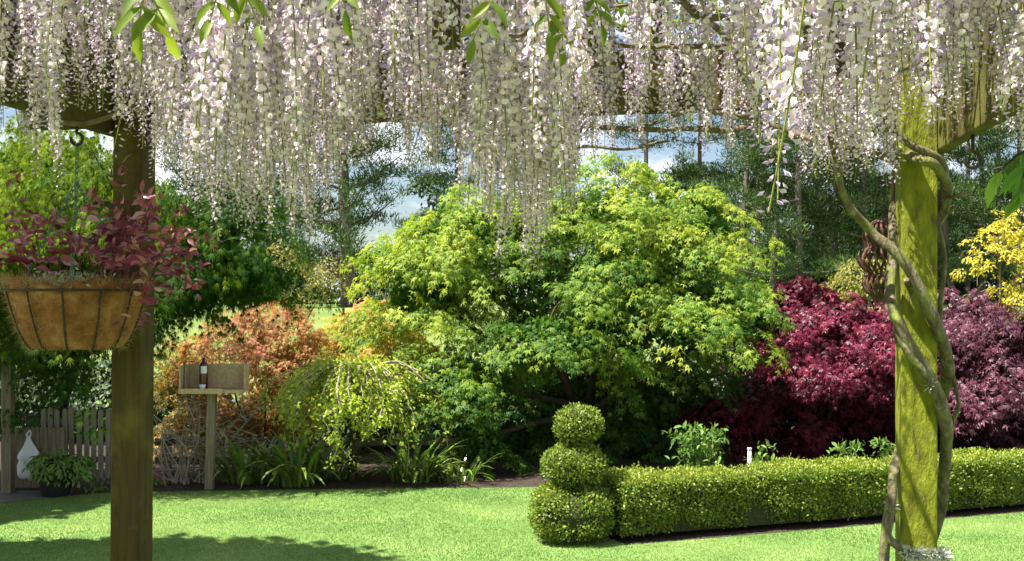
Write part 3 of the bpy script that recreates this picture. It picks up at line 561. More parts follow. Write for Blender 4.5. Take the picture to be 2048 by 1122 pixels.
pos[bk] = H0+h3*u[bk, None]-n3*HT+UP*v[bk, None]; nr[bk] = -n3
e = (rng.random(n) < 0.02); pos[e] = H0+(-n3)*w[e, None]+UP*v[e, None]; nr[e] = -h3
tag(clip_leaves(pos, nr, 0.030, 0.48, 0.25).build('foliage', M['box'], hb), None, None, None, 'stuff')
tb = np.array([0.50, 8.78, 0]); to = thing('topiary', tb, 'box topiary of three stacked clipped balls at the end of the hedge', 'topiary')
mb = MB(); mb.tube([tb-UP*0.02, tb+UP*1.0], [0.03, 0.015], 8); mb.build('trunk', M['bark'], to)
for z, r, hz, e in ((0.235, 0.350, 0.235, 0.62), (0.622, 0.268, 0.178, 0.9), (0.955, 0.200, 0.163, 0.97)):
    tb = np.array([0.50+(0.02 if z > .5 else 0)+(0.035 if z > .8 else 0), 8.78, 0])
    n = int(46000*r*r*1.6); d = rdir(n); sq = np.sign(d)*np.abs(d)**e; sq = sq/np.maximum(1e-6, np.linalg.norm(sq, axis=1, keepdims=True)**(0.45 if e < 0.7 else 0.9))
    sq = sq/np.abs(sq).max(axis=0) ; p = tb+UP*z+sq*np.array([r, r, hz])*(1+0.035*np.sin(d[:, :1]*7)*np.sin(d[:, 2:]*6+d[:, 1:2]*5)+np.where(rng.random((n, 1)) < .03, rng.uniform(0, .10, (n, 1)), 0)); p[:, 2] = np.maximum(p[:, 2], 0.03)
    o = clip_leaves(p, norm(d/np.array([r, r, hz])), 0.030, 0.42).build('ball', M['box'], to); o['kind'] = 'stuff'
    cm = MB(); bm = bmesh.new(); bmesh.ops.create_icosphere(bm, subdivisions=3, radius=1); bm.verts.ensure_lookup_table()
    cv = np.array([v.co for v in bm.verts]); cf = np.array([[v.index for v in f.verts] for f in bm.faces]); bm.free()
    cq = np.sign(cv)*np.abs(cv)**e; cq = cq/np.abs(cq).max(axis=0) if e > 0.7 else cq/np.maximum(1e-6, np.linalg.norm(cq, axis=1, keepdims=True)**0.45)/1.0
    cq = cq/np.abs(cq).max(axis=0)
    cm.add(tb+UP*z+cq*np.array([r, r, hz])*0.86, cf); cm.build('light_block_core', M['core'], o, origin=None)  # each ball gets the same added light-blocking body

# ------------------------------------------------------------------ strap-leaved clumps, roses, small plants
def strap_mesh(L, bend, w):
    k = 7; V = []; F = []
    for i in range(k):
        t = i/(k-1); a = t*bend; y = L*(math.sin(a)/bend if bend > 0.01 else t); z = L*((1-math.cos(a))/bend)
        ww = w*(0.75+0.5*t-1.2*max(0, t-0.72)*2.6) if t < 1 else 0.001
        V += [(-ww, z, y), (ww, z, y), ]
    for i in range(k-1): a = 2*i; F += [(a, a+1, a+3), (a, a+3, a+2)]
    return np.array(V), np.array(F)
straps = [mesh_from('strap_leaf', *strap_mesh(L, b, w), M['strap'], tint=np.full(14, tn), smooth=True) for L, b, w, tn in
          ((0.62, 1.0, .016, .5), (0.70, 1.5, .017, .75), (0.55, 0.7, .015, .3), (0.66, 1.9, .016, .95), (0.58, 1.3, .018, .2), (0.5, 2.2, .016, .6))]
def strap_clump(px, d, n, label, s=1.0):
    base = foot(px, d); t = thing('strap_leaved_clump', base, label, 'plant', 'strap-leaved clumps in the bed')
    for i in range(n):
        o = link('leaf', straps[rng.integers(len(straps))], t); r = 0.16*math.sqrt(rng.random()); a = rng.uniform(0, 6.283)
        o.location = (r*math.cos(a)*1.6, r*math.sin(a), 0.0); o.rotation_euler = (R(rng.uniform(-24, 2)), 0, a-math.pi/2+rng.normal(0, .5)); o.scale = (s, s, s*rng.uniform(0.75, 1.1))
strap_clump(592, 11.35, 85, 'bright strap-leaved clump between the bird feeder and the weeping tree', 1.15)
strap_clump(490, 11.5, 75, 'darker strap-leaved clump right beside the bird feeder post', 1.1)
strap_clump(650, 11.75, 50, 'small strap-leaved clump tucked against the low rails', 0.95)
strap_clump(825, 11.6, 75, 'shaded strap-leaved clump past the weeping tree trunk', 1.0)
strap_clump(925, 11.55, 45, 'strap-leaved clump at the skirt of the green maple', 0.7)
def rose(px, d, h, n, label):
    base = np.array([(px-1024)/F_PX*d, d, 0]); t = thing('rose_bush', base, label, 'rose', 'roses behind the hedge')
    st = MB(); lv = MB()
    for i in range(n):
        e = base+np.array([rng.normal(0, .04+.014*n), rng.normal(0, .1), h*rng.uniform(0.72, 1.0)]); pth = spline([base+np.array([rng.normal(0, .05), 0, 0]), (base+e)/2+rng.normal(0, .05, 3), e], 10)
        st.tube(pth, np.linspace(0.007, 0.003, len(pth)), 5, 0.4)
        k = 46; f = rng.integers(5, len(pth), k); pos = pth[f]+rng.normal(0, .05, (k, 3)); pos[:, 2] = np.minimum(pos[:, 2], e[2]-0.02)
        lv.inst(*OVAL, pos, frames(norm(rng.normal(0, .8, (k, 3))), norm(rng.normal(0, .5, (k, 3))+UP)), rng.uniform(0.045, 0.085, k), np.clip(rng.normal(.5, .25, k), 0, 1))
        st.add(e+np.array([(-.008, 0, 0), (.008, 0, 0), (0, 0.008, 0), (0, 0, .035), (0, 0, -0.01)]), [(0, 1, 3), (1, 2, 3), (2, 0, 3), (1, 0, 4), (2, 1, 4), (0, 2, 4)], 0.9)
    st.build('stems', M['stalk'], t); tag(lv.build('foliage', M['rose'], t), None, None, None, 'stuff')
rose(1415, 9.75, 0.86, 13, 'leafy rose bush behind the hedge, largest of the roses')
rose(1535, 9.9, 0.68, 3, 'thin rose shoots behind the hedge next to the white stake')
rose(1695, 10.15, 0.68, 3, 'two-leaved rose shoots above the hedge midway to the green post')
rose(1785, 10.3, 0.66, 3, 'rose shoots above the hedge touching the green post')
q = np.array([(1499-1024)/F_PX*9.95, 9.95, 0]); mb = MB(); mb.tube([q, q+UP*0.58], 0.018, 10); mb.tube([q+UP*0.58, q+UP*0.60], [0.022, 0.020], 10)
tag(mb.build('garden_stake', M['white'], origin=q, smooth=True), 'white stake standing behind the hedge beside the rose bush', 'stake')
def small_flower(name, px, py, d, label, cat, matf, n, r, fl=0.03):
    base = foot(px, d); c = P(px, py, d); t = thing(name, base, label, cat); s = MB(); f = MB(); g = MB()
    for i in range(10): s.tube([base+np.array([rng.normal(0, .03), rng.normal(0, .03), 0]), c+rng.normal(0, r*0.6, 3)], 0.003, 4, cap=False)
    p = c+rng.normal(0, r*0.6, (n, 3)); f.inst(*DIAMOND, p, frames(rdir(n), rdir(n)), rng.uniform(fl*0.7, fl*1.3, n), rng.random(n))
    k = 70; p = np.column_stack([rng.normal(base[0], r, k), rng.normal(base[1], r, k), np.abs(rng.normal(0, max(0.02, c[2]*0.45), k))]); g.inst(*OVAL, p, frames(rdir(k), norm(rdir(k)+UP)), rng.uniform(.03, .06, k), rng.random(k))
    s.build('stems', M['stalk'], t); f.build('blossom', M[matf], t); tag(g.build('foliage', M['rose'], t), None, None, None, 'stuff')
small_flower('pink_flower', 320, 950, 11.4, 'pink flower cluster low beside the brown post', 'flower', 'pinkflower', 60, 0.07)
small_flower('yellow_flower', 195, 966, 11.0, 'small yellow flower at the foot of the picket fence', 'flower', 'gold', 10, 0.05, 0.02)

# ------------------------------------------------------------------ fences, bag, pot
FD = 11.5
pf = thing('picket_fence', foot(160, FD), 'pale picket fence with rounded tops beside the path', 'fence')
def picket_mesh(h, w=0.052, th=0.02):
    pr = [(-w/2, 0), (w/2, 0), (w/2, h-0.03), (w*0.35, h-0.008), (0, h), (-w*0.35, h-0.008), (-w/2, h-0.03)]; k = len(pr)
    V = [(x, -th/2, z) for x, z in pr]+[(x, th/2, z) for x, z in pr]; F = [list(range(k)), list(range(2*k-1, k-1, -1))]+[[(i+1) % k, i, i+k, (i+1) % k+k] for i in range(k)]
    me = bpy.data.meshes.new('picket'); me.from_pydata(V, [], F); me.materials.append(M['picket']); me.update(); return me
pk = [picket_mesh(h) for h in (0.76, 0.78, 0.75)]
b0 = np.array(pf.location)
for i in range(12):
    px = 88+i*14.2; o = link('picket', pk[i % 3], pf); o.location = Vector(np.array([(px-1024)/F_PX*FD, FD+0.002*(i % 2), 0.05])-b0); o.rotation_euler = (0, R(rng.normal(0, 0.8)), R(rng.normal(0, 2)))
for z in (0.25, 0.66): timber('rail', np.array([(80-1024)/F_PX*FD, FD+0.036, z]), np.array([(256-1024)/F_PX*FD, FD+0.036, z]), 0.04, 0.06, M['greytimber'], pf, np.array([0, 1.0, 0]))
bf = thing('board_fence', foot(55, 11.2), 'short solid timber fence panel carrying the white bag', 'fence')
for i in range(7): timber('board', P(22+i*16.5, 1000, 11.2)*np.array([1, 1, 0]), P(22+i*16.5, 1000, 11.2)*np.array([1, 1, 0])+UP*0.64, 0.084, 0.02, M['greytimber'], bf, bev=0.003)
timber('rail', P(12, 1, 11.225)*np.array([1, 1, 0])+UP*0.61, P(134, 1, 11.225)*np.array([1, 1, 0])+UP*0.61, 0.05, 0.03, M['greytimber'], bf, UP)
q = np.array([(16-1024)/F_PX*10.9, 10.9, 0]); tag(timber('timber_pole', q, q+UP*1.55, 0.10, 0.10, M['greytimber'], None), 'dark square timber pole at the end of the board fence', 'pole')
# white carrier bag hung on the board fence
bq = P(57, 915, 11.12); t = thing('carrier_bag', bq-UP*0.22, 'white plastic carrier bag hung on the board fence', 'bag'); mb = MB(); ring = 22; V = []; F = []
prof = [(0.225, 0.014), (0.17, 0.035), (0.10, 0.07), (0.02, 0.105), (-0.01, 0.112), (-0.03, 0.095), (-0.10, 0.09), (-0.18, 0.082), (-0.215, 0.06), (-0.222, 0.01)]
for i, (z, r) in enumerate(prof):
    for j in range(ring):
        a = j*6.283/ring; rr = r*(1+0.13*math.sin(3*a+z*14)+0.08*math.sin(7*a+1+z*9)+rng.normal(0, .03)); V.append(bq+np.array([rr*math.cos(a)+(-0.025 if z < -.05 else 0), rr*0.5*math.sin(a), z+0.012*math.sin(5*a)]))
for i in range(len(prof)-1):
    for j in range(ring): a = i*ring+j; b = i*ring+(j+1) % ring; F += [(a, b, b+ring), (a, b+ring, a+ring)]
mb.add(V, F); mb.build('sack', M['white'], t, True)
for s in (-1, 1): mb = MB(); mb.tube(spline([bq+np.array([0.012*s, 0, 0.21]), bq+np.array([0.02*s, 0.01, 0.25]), bq+np.array([0, 0.03, 0.285])], 8), 0.008, 6); mb.build('handle', M['white'], t, True)
# dark tub with a shrub
base = foot(112, 10.75); t = thing('garden_tub', base, 'dark round plastic tub standing before the picket fence', 'pot'); mb = MB()
prof = [(0.0, 0.001), (0.0, 0.135), (0.27, 0.175), (0.28, 0.19), (0.305, 0.19), (0.305, 0.17), (0.26, 0.165), (0.26, 0.001)]; k = 28; V = []; F = []
for z, r in prof: V += [base+np.array([r*math.cos(j*6.283/k), r*math.sin(j*6.283/k), z]) for j in range(k)]
for i in range(len(prof)-1):
    for j in range(k): a = i*k+j; b = i*k+(j+1) % k; F += [(a, b, b+k), (a, b+k, a+k)]
mb.add(V, F); mb.build('tub', M['darkpot'], t, True)
def bush(name, px, py, d, rx, ry, label, leaf, mat, n, cat='shrub', z0=None, flowers=None):
    base = foot(px, d)
    if z0 is not None: base = base+UP*z0
    t = thing(name, base, label, cat); L = [lobe(px-rx*0.3, py, d, rx*0.75, ry), lobe(px+rx*0.3, py+ry*0.2, d, rx*0.75, ry*0.85)]
    o, pos = crown(L, n, 20, 0.10, leaf, OVAL, M[mat], 'crown', t, shell=0.4); wood('trunk', M['bark'], t, base, L, 0.012, targets=pos, nt=12, stems=2, spread=0.03)
    if flowers:
        fm = MB(); q = pos[rng.choice(len(pos), min(flowers, len(pos)), replace=False)]; S = np.repeat(np.arange(len(q)), 7); m = len(S)
        fm.inst(*DIAMOND, q[S]+rng.normal(0, .02, (m, 3))-np.array([0, .1, 0]), frames(norm(rdir(m)-UP), rdir(m)), rng.uniform(.03, .05, m), rng.random(m)); fm.build('blossom', M['redflower'], t)
bush('tub_shrub', 128, 920, 10.75, 60, 26, 'round green shrub growing in the dark tub', 0.055, 'rose', 60, z0=0.26)
bush('flowering_shrub', 140, 835, 11.9, 75, 35, 'dark shrub with red flowers leaning over the picket fence', 0.05, 'dark_leaf', 90, flowers=16)

# low post-and-rail fence behind the strap-leaved clumps
RD = 12.05; rf = thing('rail_fence', foot(580, RD), 'low two-rail timber fence at the back of the strap-leaved clumps', 'fence')
for z, o_ in ((0.16, 0), (0.37, 0.004)):
    for a, b in ((310, 640), (643, 985)): timber('rail', np.array([(a-1024)/F_PX*RD, RD+o_, z]), np.array([(b-1024)/F_PX*RD, RD+o_, z+0.01]), 0.03, 0.085, M['mossyrail'], rf, np.array([0, 1.0, 0]))
for px in (330, 470, 641, 800, 960): q = np.array([(px-1024)/F_PX*RD, RD+0.07, 0]); timber('post', q, q+UP*0.46, 0.09, 0.09, M['greytimber'], rf)

# ------------------------------------------------------------------ bird feeder and bottle
fd = 11.1; fb = np.array([(421-1024)/F_PX*fd, fd, 0]); ft = thing('bird_feeder', fb, 'pale timber box feeder on a post at the lawn edge', 'bird feeder')
timber('post', fb+np.array([-0.012, 0, 0]), fb+np.array([0.02, 0, 1.03]), 0.085, 0.085, M['greytimber'], ft)
bx0, bx1 = (367-1024)/F_PX*fd, (491-1024)/F_PX*fd; yf, yb = fd-0.16, fd+0.16; cx = (bx0+bx1)/2
timber('base_board', np.array([bx0, fd, 1.045]), np.array([bx1, fd, 1.045]), 0.32, 0.03, M['plank'], ft, np.array([0, 1.0, 0]), 0.003)
timber('back_board', np.array([bx0+0.021, yb-0.01, 1.19]), np.array([bx1-0.021, yb-0.01, 1.19]), 0.02, 0.256, M['plank'], ft, np.array([0, 1.0, 0]), 0.003)
timber('side_board', np.array([bx0+0.01, yf+0.002, 1.187]), np.array([bx0+0.01, yb, 1.187]), 0.02, 0.25, M['plank'], ft, np.array([1.0, 0, 0]), 0.003)
timber('side_board', np.array([bx1-0.01, yf+0.16, 1.187]), np.array([bx1-0.01, yb, 1.187]), 0.02, 0.25, M['plank'], ft, np.array([1.0, 0, 0]), 0.003)
timber('front_lip', np.array([bx0+0.0, yf-0.011, 1.05]), np.array([cx+0.13, yf-0.011, 1.05]), 0.02, 0.055, M['plank'], ft, np.array([0, 1.0, 0]), 0.003)
mb = MB(); mb.tube([np.array([bx0+0.05, yf+0.01, 1.06]), np.array([bx0+0.055, yf+0.01, 1.35]), np.array([bx0+0.15, yf+0.03, 1.36])], 0.006, 6); mb.build('wire_bracket', M['iron'], ft)
bq = np.array([cx-0.12, fd+0.02, 1.061]); bo = thing('wine_bottle', bq, 'dark red bottle standing upright in the bird feeder', 'bottle')
def lathe(prof, c, k=20):
    V = []; F = []
    for z, r in prof: V += [c+np.array([r*math.cos(j*6.2832/k), r*math.sin(j*6.2832/k), z]) for j in range(k)]
    for i in range(len(prof)-1):
        for j in range(k): a = i*k+j; b = i*k+(j+1) % k; F += [(a, b, b+k), (a, b+k, a+k)]
    return V, F
mb = MB(); mb.add(*lathe([(0, 0.001), (0, 0.042), (0.02, 0.045), (0.24, 0.045), (0.27, 0.035), (0.29, 0.016), (0.33, 0.015), (0.33, 0.001)], bq)); mb.build('glass_body', M['bottle'], bo, True)
mb = MB(); V = []; F = []
for i in range(9):
    a = R(-90-42+i*10.5+20); V += [bq+np.array([0.0465*math.cos(a), 0.0465*math.sin(a), z]) for z in (0.165, 0.24)]
for i in range(8): F += [(2*i, 2*i+2, 2*i+3), (2*i, 2*i+3, 2*i+1)]
mb.add(V, F); mb.build('paper_label', M['white'], bo, True)
cq = bq+np.array([0.015, -0.10, 0.001]); mb = MB(); mb.add(*lathe([(0, 0.001), (0, 0.024), (0.05, 0.036), (0.05, 0.033), (0.01, 0.022), (0.01, 0.001)], cq)); tag(mb.build('feed_cup', M['white'], origin=cq, smooth=True), 'small white cup in front of the bottle in the bird feeder', 'cup')

# ------------------------------------------------------------------ hanging basket
bc = P(143, 570, 4.13); bc[0] = (along(sL, -0.268))[0]; bc[1] = along(sL, -0.268)[1]; bc[2] = 2.055
bk = thing('hanging_basket', bc-UP*0.25, 'coir-lined iron hanging basket on a chain from the side beam', 'basket')
RBK, DBK = 0.256, 0.245
def bprof(t): return RBK*(0.56+0.44*math.sin(t*math.pi/2)**1.0) if t > 0 else 0
k = 64; V = []; F = []; rows = 15
for i in range(rows):
    t = i/(rows-1); r = RBK*(0.60+0.40*t**0.62); z = -DBK+DBK*t**1.15 if i else -DBK
    for j in range(k):
        a = j*6.28319/k; rr = r*(1.03+0.010*math.sin(9*a+t*3)-0.05*(abs(math.cos(6*(a-0.2)))**8)*(0.4+t*.6))+rng.normal(0, .0022)
        V.append(bc+np.array([rr*math.cos(a), rr*math.sin(a), z+(0.012*math.sin(5*a)+rng.normal(0, .006)+0.014 if i == rows-1 else 0)]))
for i in range(rows-1):
    for j in range(k): a = i*k+j; b = i*k+(j+1) % k; F += [(a, b, b+k), (a, b+k, a+k)]
V.append(bc-UP*DBK); V.append(bc-UP*0.045); c0 = len(V)-2
for j in range(k): F += [(c0, (j+1) % k, j), (c0+1, (rows-1)*k+j, (rows-1)*k+(j+1) % k)]
mb = MB(); mb.add(V, F); ln = mb.build('coir_liner', M['coir'], bk, True)
n = 8000; a = rng.uniform(0, 6.283, n); t = rng.random(n); rimk = rng.random(n) < 0.35; t[rimk] = 1
r = RBK*(0.60+0.40*t**0.62); z = -DBK+DBK*t**1.15+np.where(rimk, rng.uniform(0, .025, n), 0)
p = bc+np.column_stack([r*np.cos(a), r*np.sin(a), z]); dr = norm(np.column_stack([np.cos(a)*.3, np.sin(a)*.3, np.zeros(n)])+rng.normal(0, .8, (n, 3))+UP*np.where(rimk, .5, 0)[:, None])
hm = MB(); hm.inst(*(NEEDLE[0]*np.array([.35, 1, 1]), NEEDLE[1]), p, frames(dr, rdir(n)), rng.uniform(.02, .055, n), rng.random(n)); o = hm.build('fibre_fringe', M['coirhair'], ln); o['kind'] = 'stuff'
fm = MB(); a = np.linspace(0, 2*math.pi, 49); fm.tube(bc+np.column_stack([np.cos(a)*(RBK+.006), np.sin(a)*(RBK+.006), np.full(49, -0.018)]), 0.0055, 6, cap=False); fm.build('rim_band', M['iron'], bk, True)
for j in range(12):
    a = j*math.pi/6+0.2; rib = MB(); pts = []
    for i in range(12): t = i/11; rr = RBK*(0.60+0.40*t**0.62)+.006; pts.append(bc+np.array([rr*math.cos(a), rr*math.sin(a), -DBK+DBK*t**1.15-0.004-(.016*t)]))
    rib.tube(pts, 0.0036, 6); rib.build('rib', M['iron'], bk, True)
lk = MB(); a = np.linspace(0, 2*math.pi, 13); lk.tube(np.column_stack([np.cos(a)*.0065, np.zeros(13), np.sin(a)*.0115]), 0.0022, 5, cap=False); lkm = lk.build('tmp', M['chain']); lmesh = lkm.data; bpy.data.objects.remove(lkm)
def chain(p0, p1):
    d = np.asarray(p1)-np.asarray(p0); L = np.linalg.norm(d); nL = int(L/0.018); cb = MB(); v = np.array([x.co for x in lmesh.vertices]); f = np.array([list(q.vertices) for q in lmesh.polygons])
    w = d/L; u = norm(np.cross(w, np.array([0.3, 1.0, 0.2]))); q = np.cross(w, u)
    for i in range(nL):
        ax = (u, q) if i % 2 else (q, -u); m = np.column_stack([ax[0], ax[1], w]); cb.add(np.asarray(p0)+d*(i+.5)/nL+v@m.T, f)
    cb.build('chain', M['chain'], bk, True)
hp = hookL-UP*0.075; sp = hp-UP*0.15
chain(hp, sp)
for ang in (-72, 48, 168): chain(sp, bc+np.array([math.cos(R(ang))*RBK, math.sin(R(ang))*RBK, 0.0]))

# purple plant and silver plant in the basket
def leaf_variants(name, tmpl, mat, tints, smooth=True): return [mesh_from(name, tmpl[0], tmpl[1], M[mat], tint=np.full(len(tmpl[0]), tn), smooth=smooth) for tn in tints]
def place_leaf(meshes, parent, pos, d, nrm, s, name='leaf'):
    from mathutils import Matrix
    o = link(name, meshes[rng.integers(len(meshes))], parent); fm_ = frames(np.asarray(d)[None], np.asarray(nrm)[None])[0]
    o.matrix_local = Matrix.Translation(Vector(np.asarray(pos)-np.array(parent_world(parent)))) @ Matrix(fm_.tolist()).to_4x4() @ Matrix.Scale(s, 4); return o
pl = thing('purple_plant', bc-UP*0.04, 'purple-leaved trailing plant spilling from the hanging basket', 'plant'); st = MB()
pm = leaf_variants('purple_leaf', (OVAL[0]*np.array([1.25, 1, 1]), OVAL[1]), 'purple', (0.05, .3, .5, .7, 1.0))
tips = [(25, 440), (40, 400), (70, 470), (60, 520), (110, 440), (150, 470), (180, 420), (215, 450), (245, 400), (285, 390), (300, 430), (320, 460), (340, 490), (365, 500), (355, 540), (300, 500), (255, 490), (205, 500), (330, 570), (385, 570), (280, 590), (195, 610), (105, 600), (230, 530), (10, 510), (320, 520), (270, 440), (295, 600), (190, 465), (130, 500), (345, 460), (240, 455)]
for px, py in tips:
    e = P(px, py, 4.13+rng.uniform(-.22, .05)); b = bc+np.array([np.clip((px-150)/900, -.2, .2)*1.2, rng.uniform(-.12, .05), -0.03]); mid = (b+e)/2+np.array([rng.normal(0, .05), 0, (0.06 if py < 560 else .14)])
    pth = spline([b, mid, e], 14); st.tube(pth, np.linspace(.0028, .0014, len(pth)), 5, 0.3, cap=False)
    for f in (0.55, 0.72, 0.86, 1.0):
        q = pth[min(len(pth)-1, int(f*(len(pth)-1)))]; a0 = rng.uniform(0, 6.283)
        for s in range(2 if f < 0.9 else 3):
            a = a0+s*math.pi*(1 if f < .9 else .667); dv = np.array([math.cos(a), math.sin(a), rng.uniform(-.1, .5)])
            place_leaf(pm, pl, q, dv-UP*.25, np.array([0, -.55, .6])+rng.normal(0, .6, 3), rng.uniform(.042, .066)*(1 if f < .97 else .8))
st.build('stems', M['purple'], pl)
fl = MB()
for px, py in tips:
    for _ in range(2):
        e = P(px+rng.normal(0, 26), py+rng.normal(0, 24), 4.13+rng.uniform(-.25, .12)); m = 9; pp_ = e+rng.normal(0, .022, (m, 3)); dv = norm(rng.normal(0, 1, (m, 3))+UP*.2)
        fl.inst(*(OVAL[0]*np.array([.9, 1, 1]), OVAL[1]), pp_, frames(dv, norm(rng.normal(0, .6, (m, 3))+np.array([0, -.5, .6]))), rng.uniform(.03, .055, m), np.clip(rng.normal(.5, .3, m), 0, 1))
tag(fl.build('foliage', M['purple'], pl), None, None, None, 'stuff')
sv = thing('silver_plant', bc+np.array([0, -.14, -.03]), 'small silvery-leaved plant at the front rim of the basket', 'plant'); n = 240; mb = MB()
p = bc+np.column_stack([rng.normal(.03, .07, n), rng.normal(-.17, .03, n), np.abs(rng.normal(0, .025, n))]); mb.inst(*DIAMOND, p, frames(rdir(n), norm(rdir(n)+UP)), rng.uniform(.014, .026, n), rng.random(n)); tag(mb.build('foliage', M['silver'], sv), None, None, None, 'stuff')

# rusty ornament hanging behind the green post
oc = P(1768, 520, 4.35); t = thing('hanging_ornament', oc-UP*.16, 'rusty scalloped iron ornament hanging behind the green post', 'ornament')
for j in range(20):
    a = j*math.pi*2/20; pts = []
    for i in range(26):
        u = i/25; r = 0.015+0.085*math.sin(math.pi*u)**.4*(0.55+.45*abs(math.sin(u*math.pi*3))); pts.append(oc+np.array([r*math.cos(a+u*1.2), r*math.sin(a+u*1.2), .17-.34*u]))
    mb = MB(); mb.tube(np.array(pts), 0.006, 5); mb.build('iron_band', M['rust'], t, True)
mb = MB(); mb.tube([oc+UP*.17, oc+UP*.62], .003, 5); mb.build('hanger_wire', M['iron'], t)

# ------------------------------------------------------------------ wisteria
wv = thing('wisteria_vine', PR+np.array([-.12, -.02, 0]), 'old wisteria wound round the green post, its pale lilac racemes filling the pergola', 'wisteria')
def stem(pts, r0, r1, mat='vine', k=14, name='stem', wob=0.004):
    q = spline([P(*p) for p in pts], 14*len(pts)); m = len(q); q = q+np.column_stack([np.sin(np.arange(m)*.16+r0*90), np.cos(np.arange(m)*.13), np.sin(np.arange(m)*.2)])*wob
    rad = .86*np.linspace(r0, r1, m)*(1+.05*np.sin(np.arange(m)*.21+r0*50)+.03*np.sin(np.arange(m)*.47)); mb = MB(); mb.tube(q, rad, k, ridge=.05 if mat == 'vine' else .04); mb.build(name, M[mat], wv, True); return q
stem([(1798, 300, 4.06), (1790, 400, 4.02), (1786, 480, 3.95), (1782, 560, 3.90), (1785, 615, 3.84), (1805, 668, 3.80), (1840, 722, 3.79), (1872, 780, 3.80), (1890, 850, 3.86), (1893, 920, 3.93), (1882, 1000, 4.02), (1862, 1080, 4.08), (1830, 1180, 4.08)], 0.022, 0.027)
stem([(1660, 270, 3.7), (1675, 340, 3.75), (1700, 415, 3.80), (1738, 460, 3.82), (1778, 490, 3.80), (1812, 535, 3.79), (1850, 600, 3.79), (1880, 665, 3.83), (1893, 730, 3.93), (1885, 790, 4.05), (1850, 860, 4.08)], 0.013, 0.032)
stem([(1812, 560, 3.775), (1838, 640, 4.07), (1800, 690, 4.0), (1792, 655, 3.85), (1822, 712, 3.775), (1858, 765, 3.775), (1884, 830, 3.83), (1893, 900, 3.9)], 0.012, 0.016)
stem([(1880, 380, 4.08), (1876, 430, 4.06), (1884, 490, 4.03), (1888, 550, 4.0), (1882, 610, 4.0), (1874, 680, 4.06)], 0.014, 0.010)
stem([(1880, 430, 4.05), (1893, 398, 4.0), (1920, 390, 3.95), (1944, 386, 3.95)], 0.010, 0.006, 'darkvine')
stem([(1880, 425, 4.05), (1898, 424, 4.02), (1915, 412, 4.0)], 0.007, 0.004, 'darkvine')
stem([(1893, 735, 3.95), (1910, 765, 3.95), (1917, 805, 3.95), (1905, 850, 3.96), (1896, 890, 3.98)], 0.010, 0.008)
stem([(1785, 285, 4.1), (1815, 305, 3.9), (1845, 322, 3.79), (1878, 338, 3.82), (1893, 365, 3.95), (1886, 420, 4.06), (1850, 480, 4.1)], 0.020, 0.022)
stem([(1770, 255, 3.85), (1810, 280, 3.82), (1860, 310, 3.80), (1890, 335, 3.86), (1888, 380, 4.04)], 0.016, 0.017)
stem([(1768, 1180, 3.82), (1770, 1100, 3.82), (1773, 1040, 3.83), (1786, 980, 3.86), (1793, 920, 3.95), (1805, 860, 4.06)], 0.024, 0.018)
ring = stem([(1790, 1010, 3.86), (1775, 1050, 3.83), (1785, 1085, 3.80), (1810, 1104, 3.77), (1850, 1110, 3.77), (1884, 1111, 3.82), (1890, 1108, 3.95)], 0.017, 0.015)
# arms through the roof of the pergola
for pts, a, b in (
    ([(1790, 322, 3.95), (1700, 296, 4.0), (1600, 272, 4.05), (1520, 248, 4.1), (1440, 262, 4.1), (1330, 258, 4.15), (1220, 256, 4.2), (1100, 268, 4.25)], .018, .010),
    ([(1560, 262, 4.06), (1480, 232, 4.0), (1400, 222, 4.0), (1320, 240, 4.1), (1260, 262, 4.15)], .012, .008),
    ([(1150, 294, 4.1), (1230, 297, 4.1), (1300, 291, 4.1), (1340, 278, 4.1)], .008, .005),
    ([(1540, 225, 3.9), (1500, 170, 3.7), (1460, 90, 3.4), (1380, 10, 3.2)], .012, .012), ([(1340, -10, 2.8), (1390, 25, 2.8), (1440, 38, 2.8), (1500, 32, 2.8)], .012, .010),
    ([(1150, 118, 3.2), (1180, 128, 3.2), (1230, 130, 3.2)], .008, .006), ([(500, 12, 2.6), (540, 18, 2.6), (600, 14, 2.6), (650, 0, 2.6)], .006, .005), ([(930, 30, 2.4), (1000, 60, 2.4), (1050, 70, 2.4), (1075, 30, 2.4), (1080, -20, 2.4)], .006, .005),
    ([(60, 238, 3.9), (140, 246, 4.0), (210, 238, 4.1), (270, 205, 4.2), (340, 150, 4.1)], .012, .010), ([(300, 140, 4.2), (500, 150, 4.2), (740, 160, 4.2), (950, 140, 4.2), (1150, 150, 4.2)], .016, .012),
    ([(640, 246, 4.2), (720, 240, 4.2), (800, 243, 4.2)], .014, .010), ([(300, 60, 3.4), (600, 90, 3.4), (900, 70, 3.4), (1200, 85, 3.4), (1560, 95, 3.4)], .012, .010), ([(1700, 200, 3.6), (1850, 120, 3.4), (2100, 60, 3.2)], .012, .009), ([(80, 80, 3.5), (160, 110, 3.7), (260, 90, 3.8)], .010, .008)):
    stem(pts, a, b, 'darkvine', 8, wob=.006)
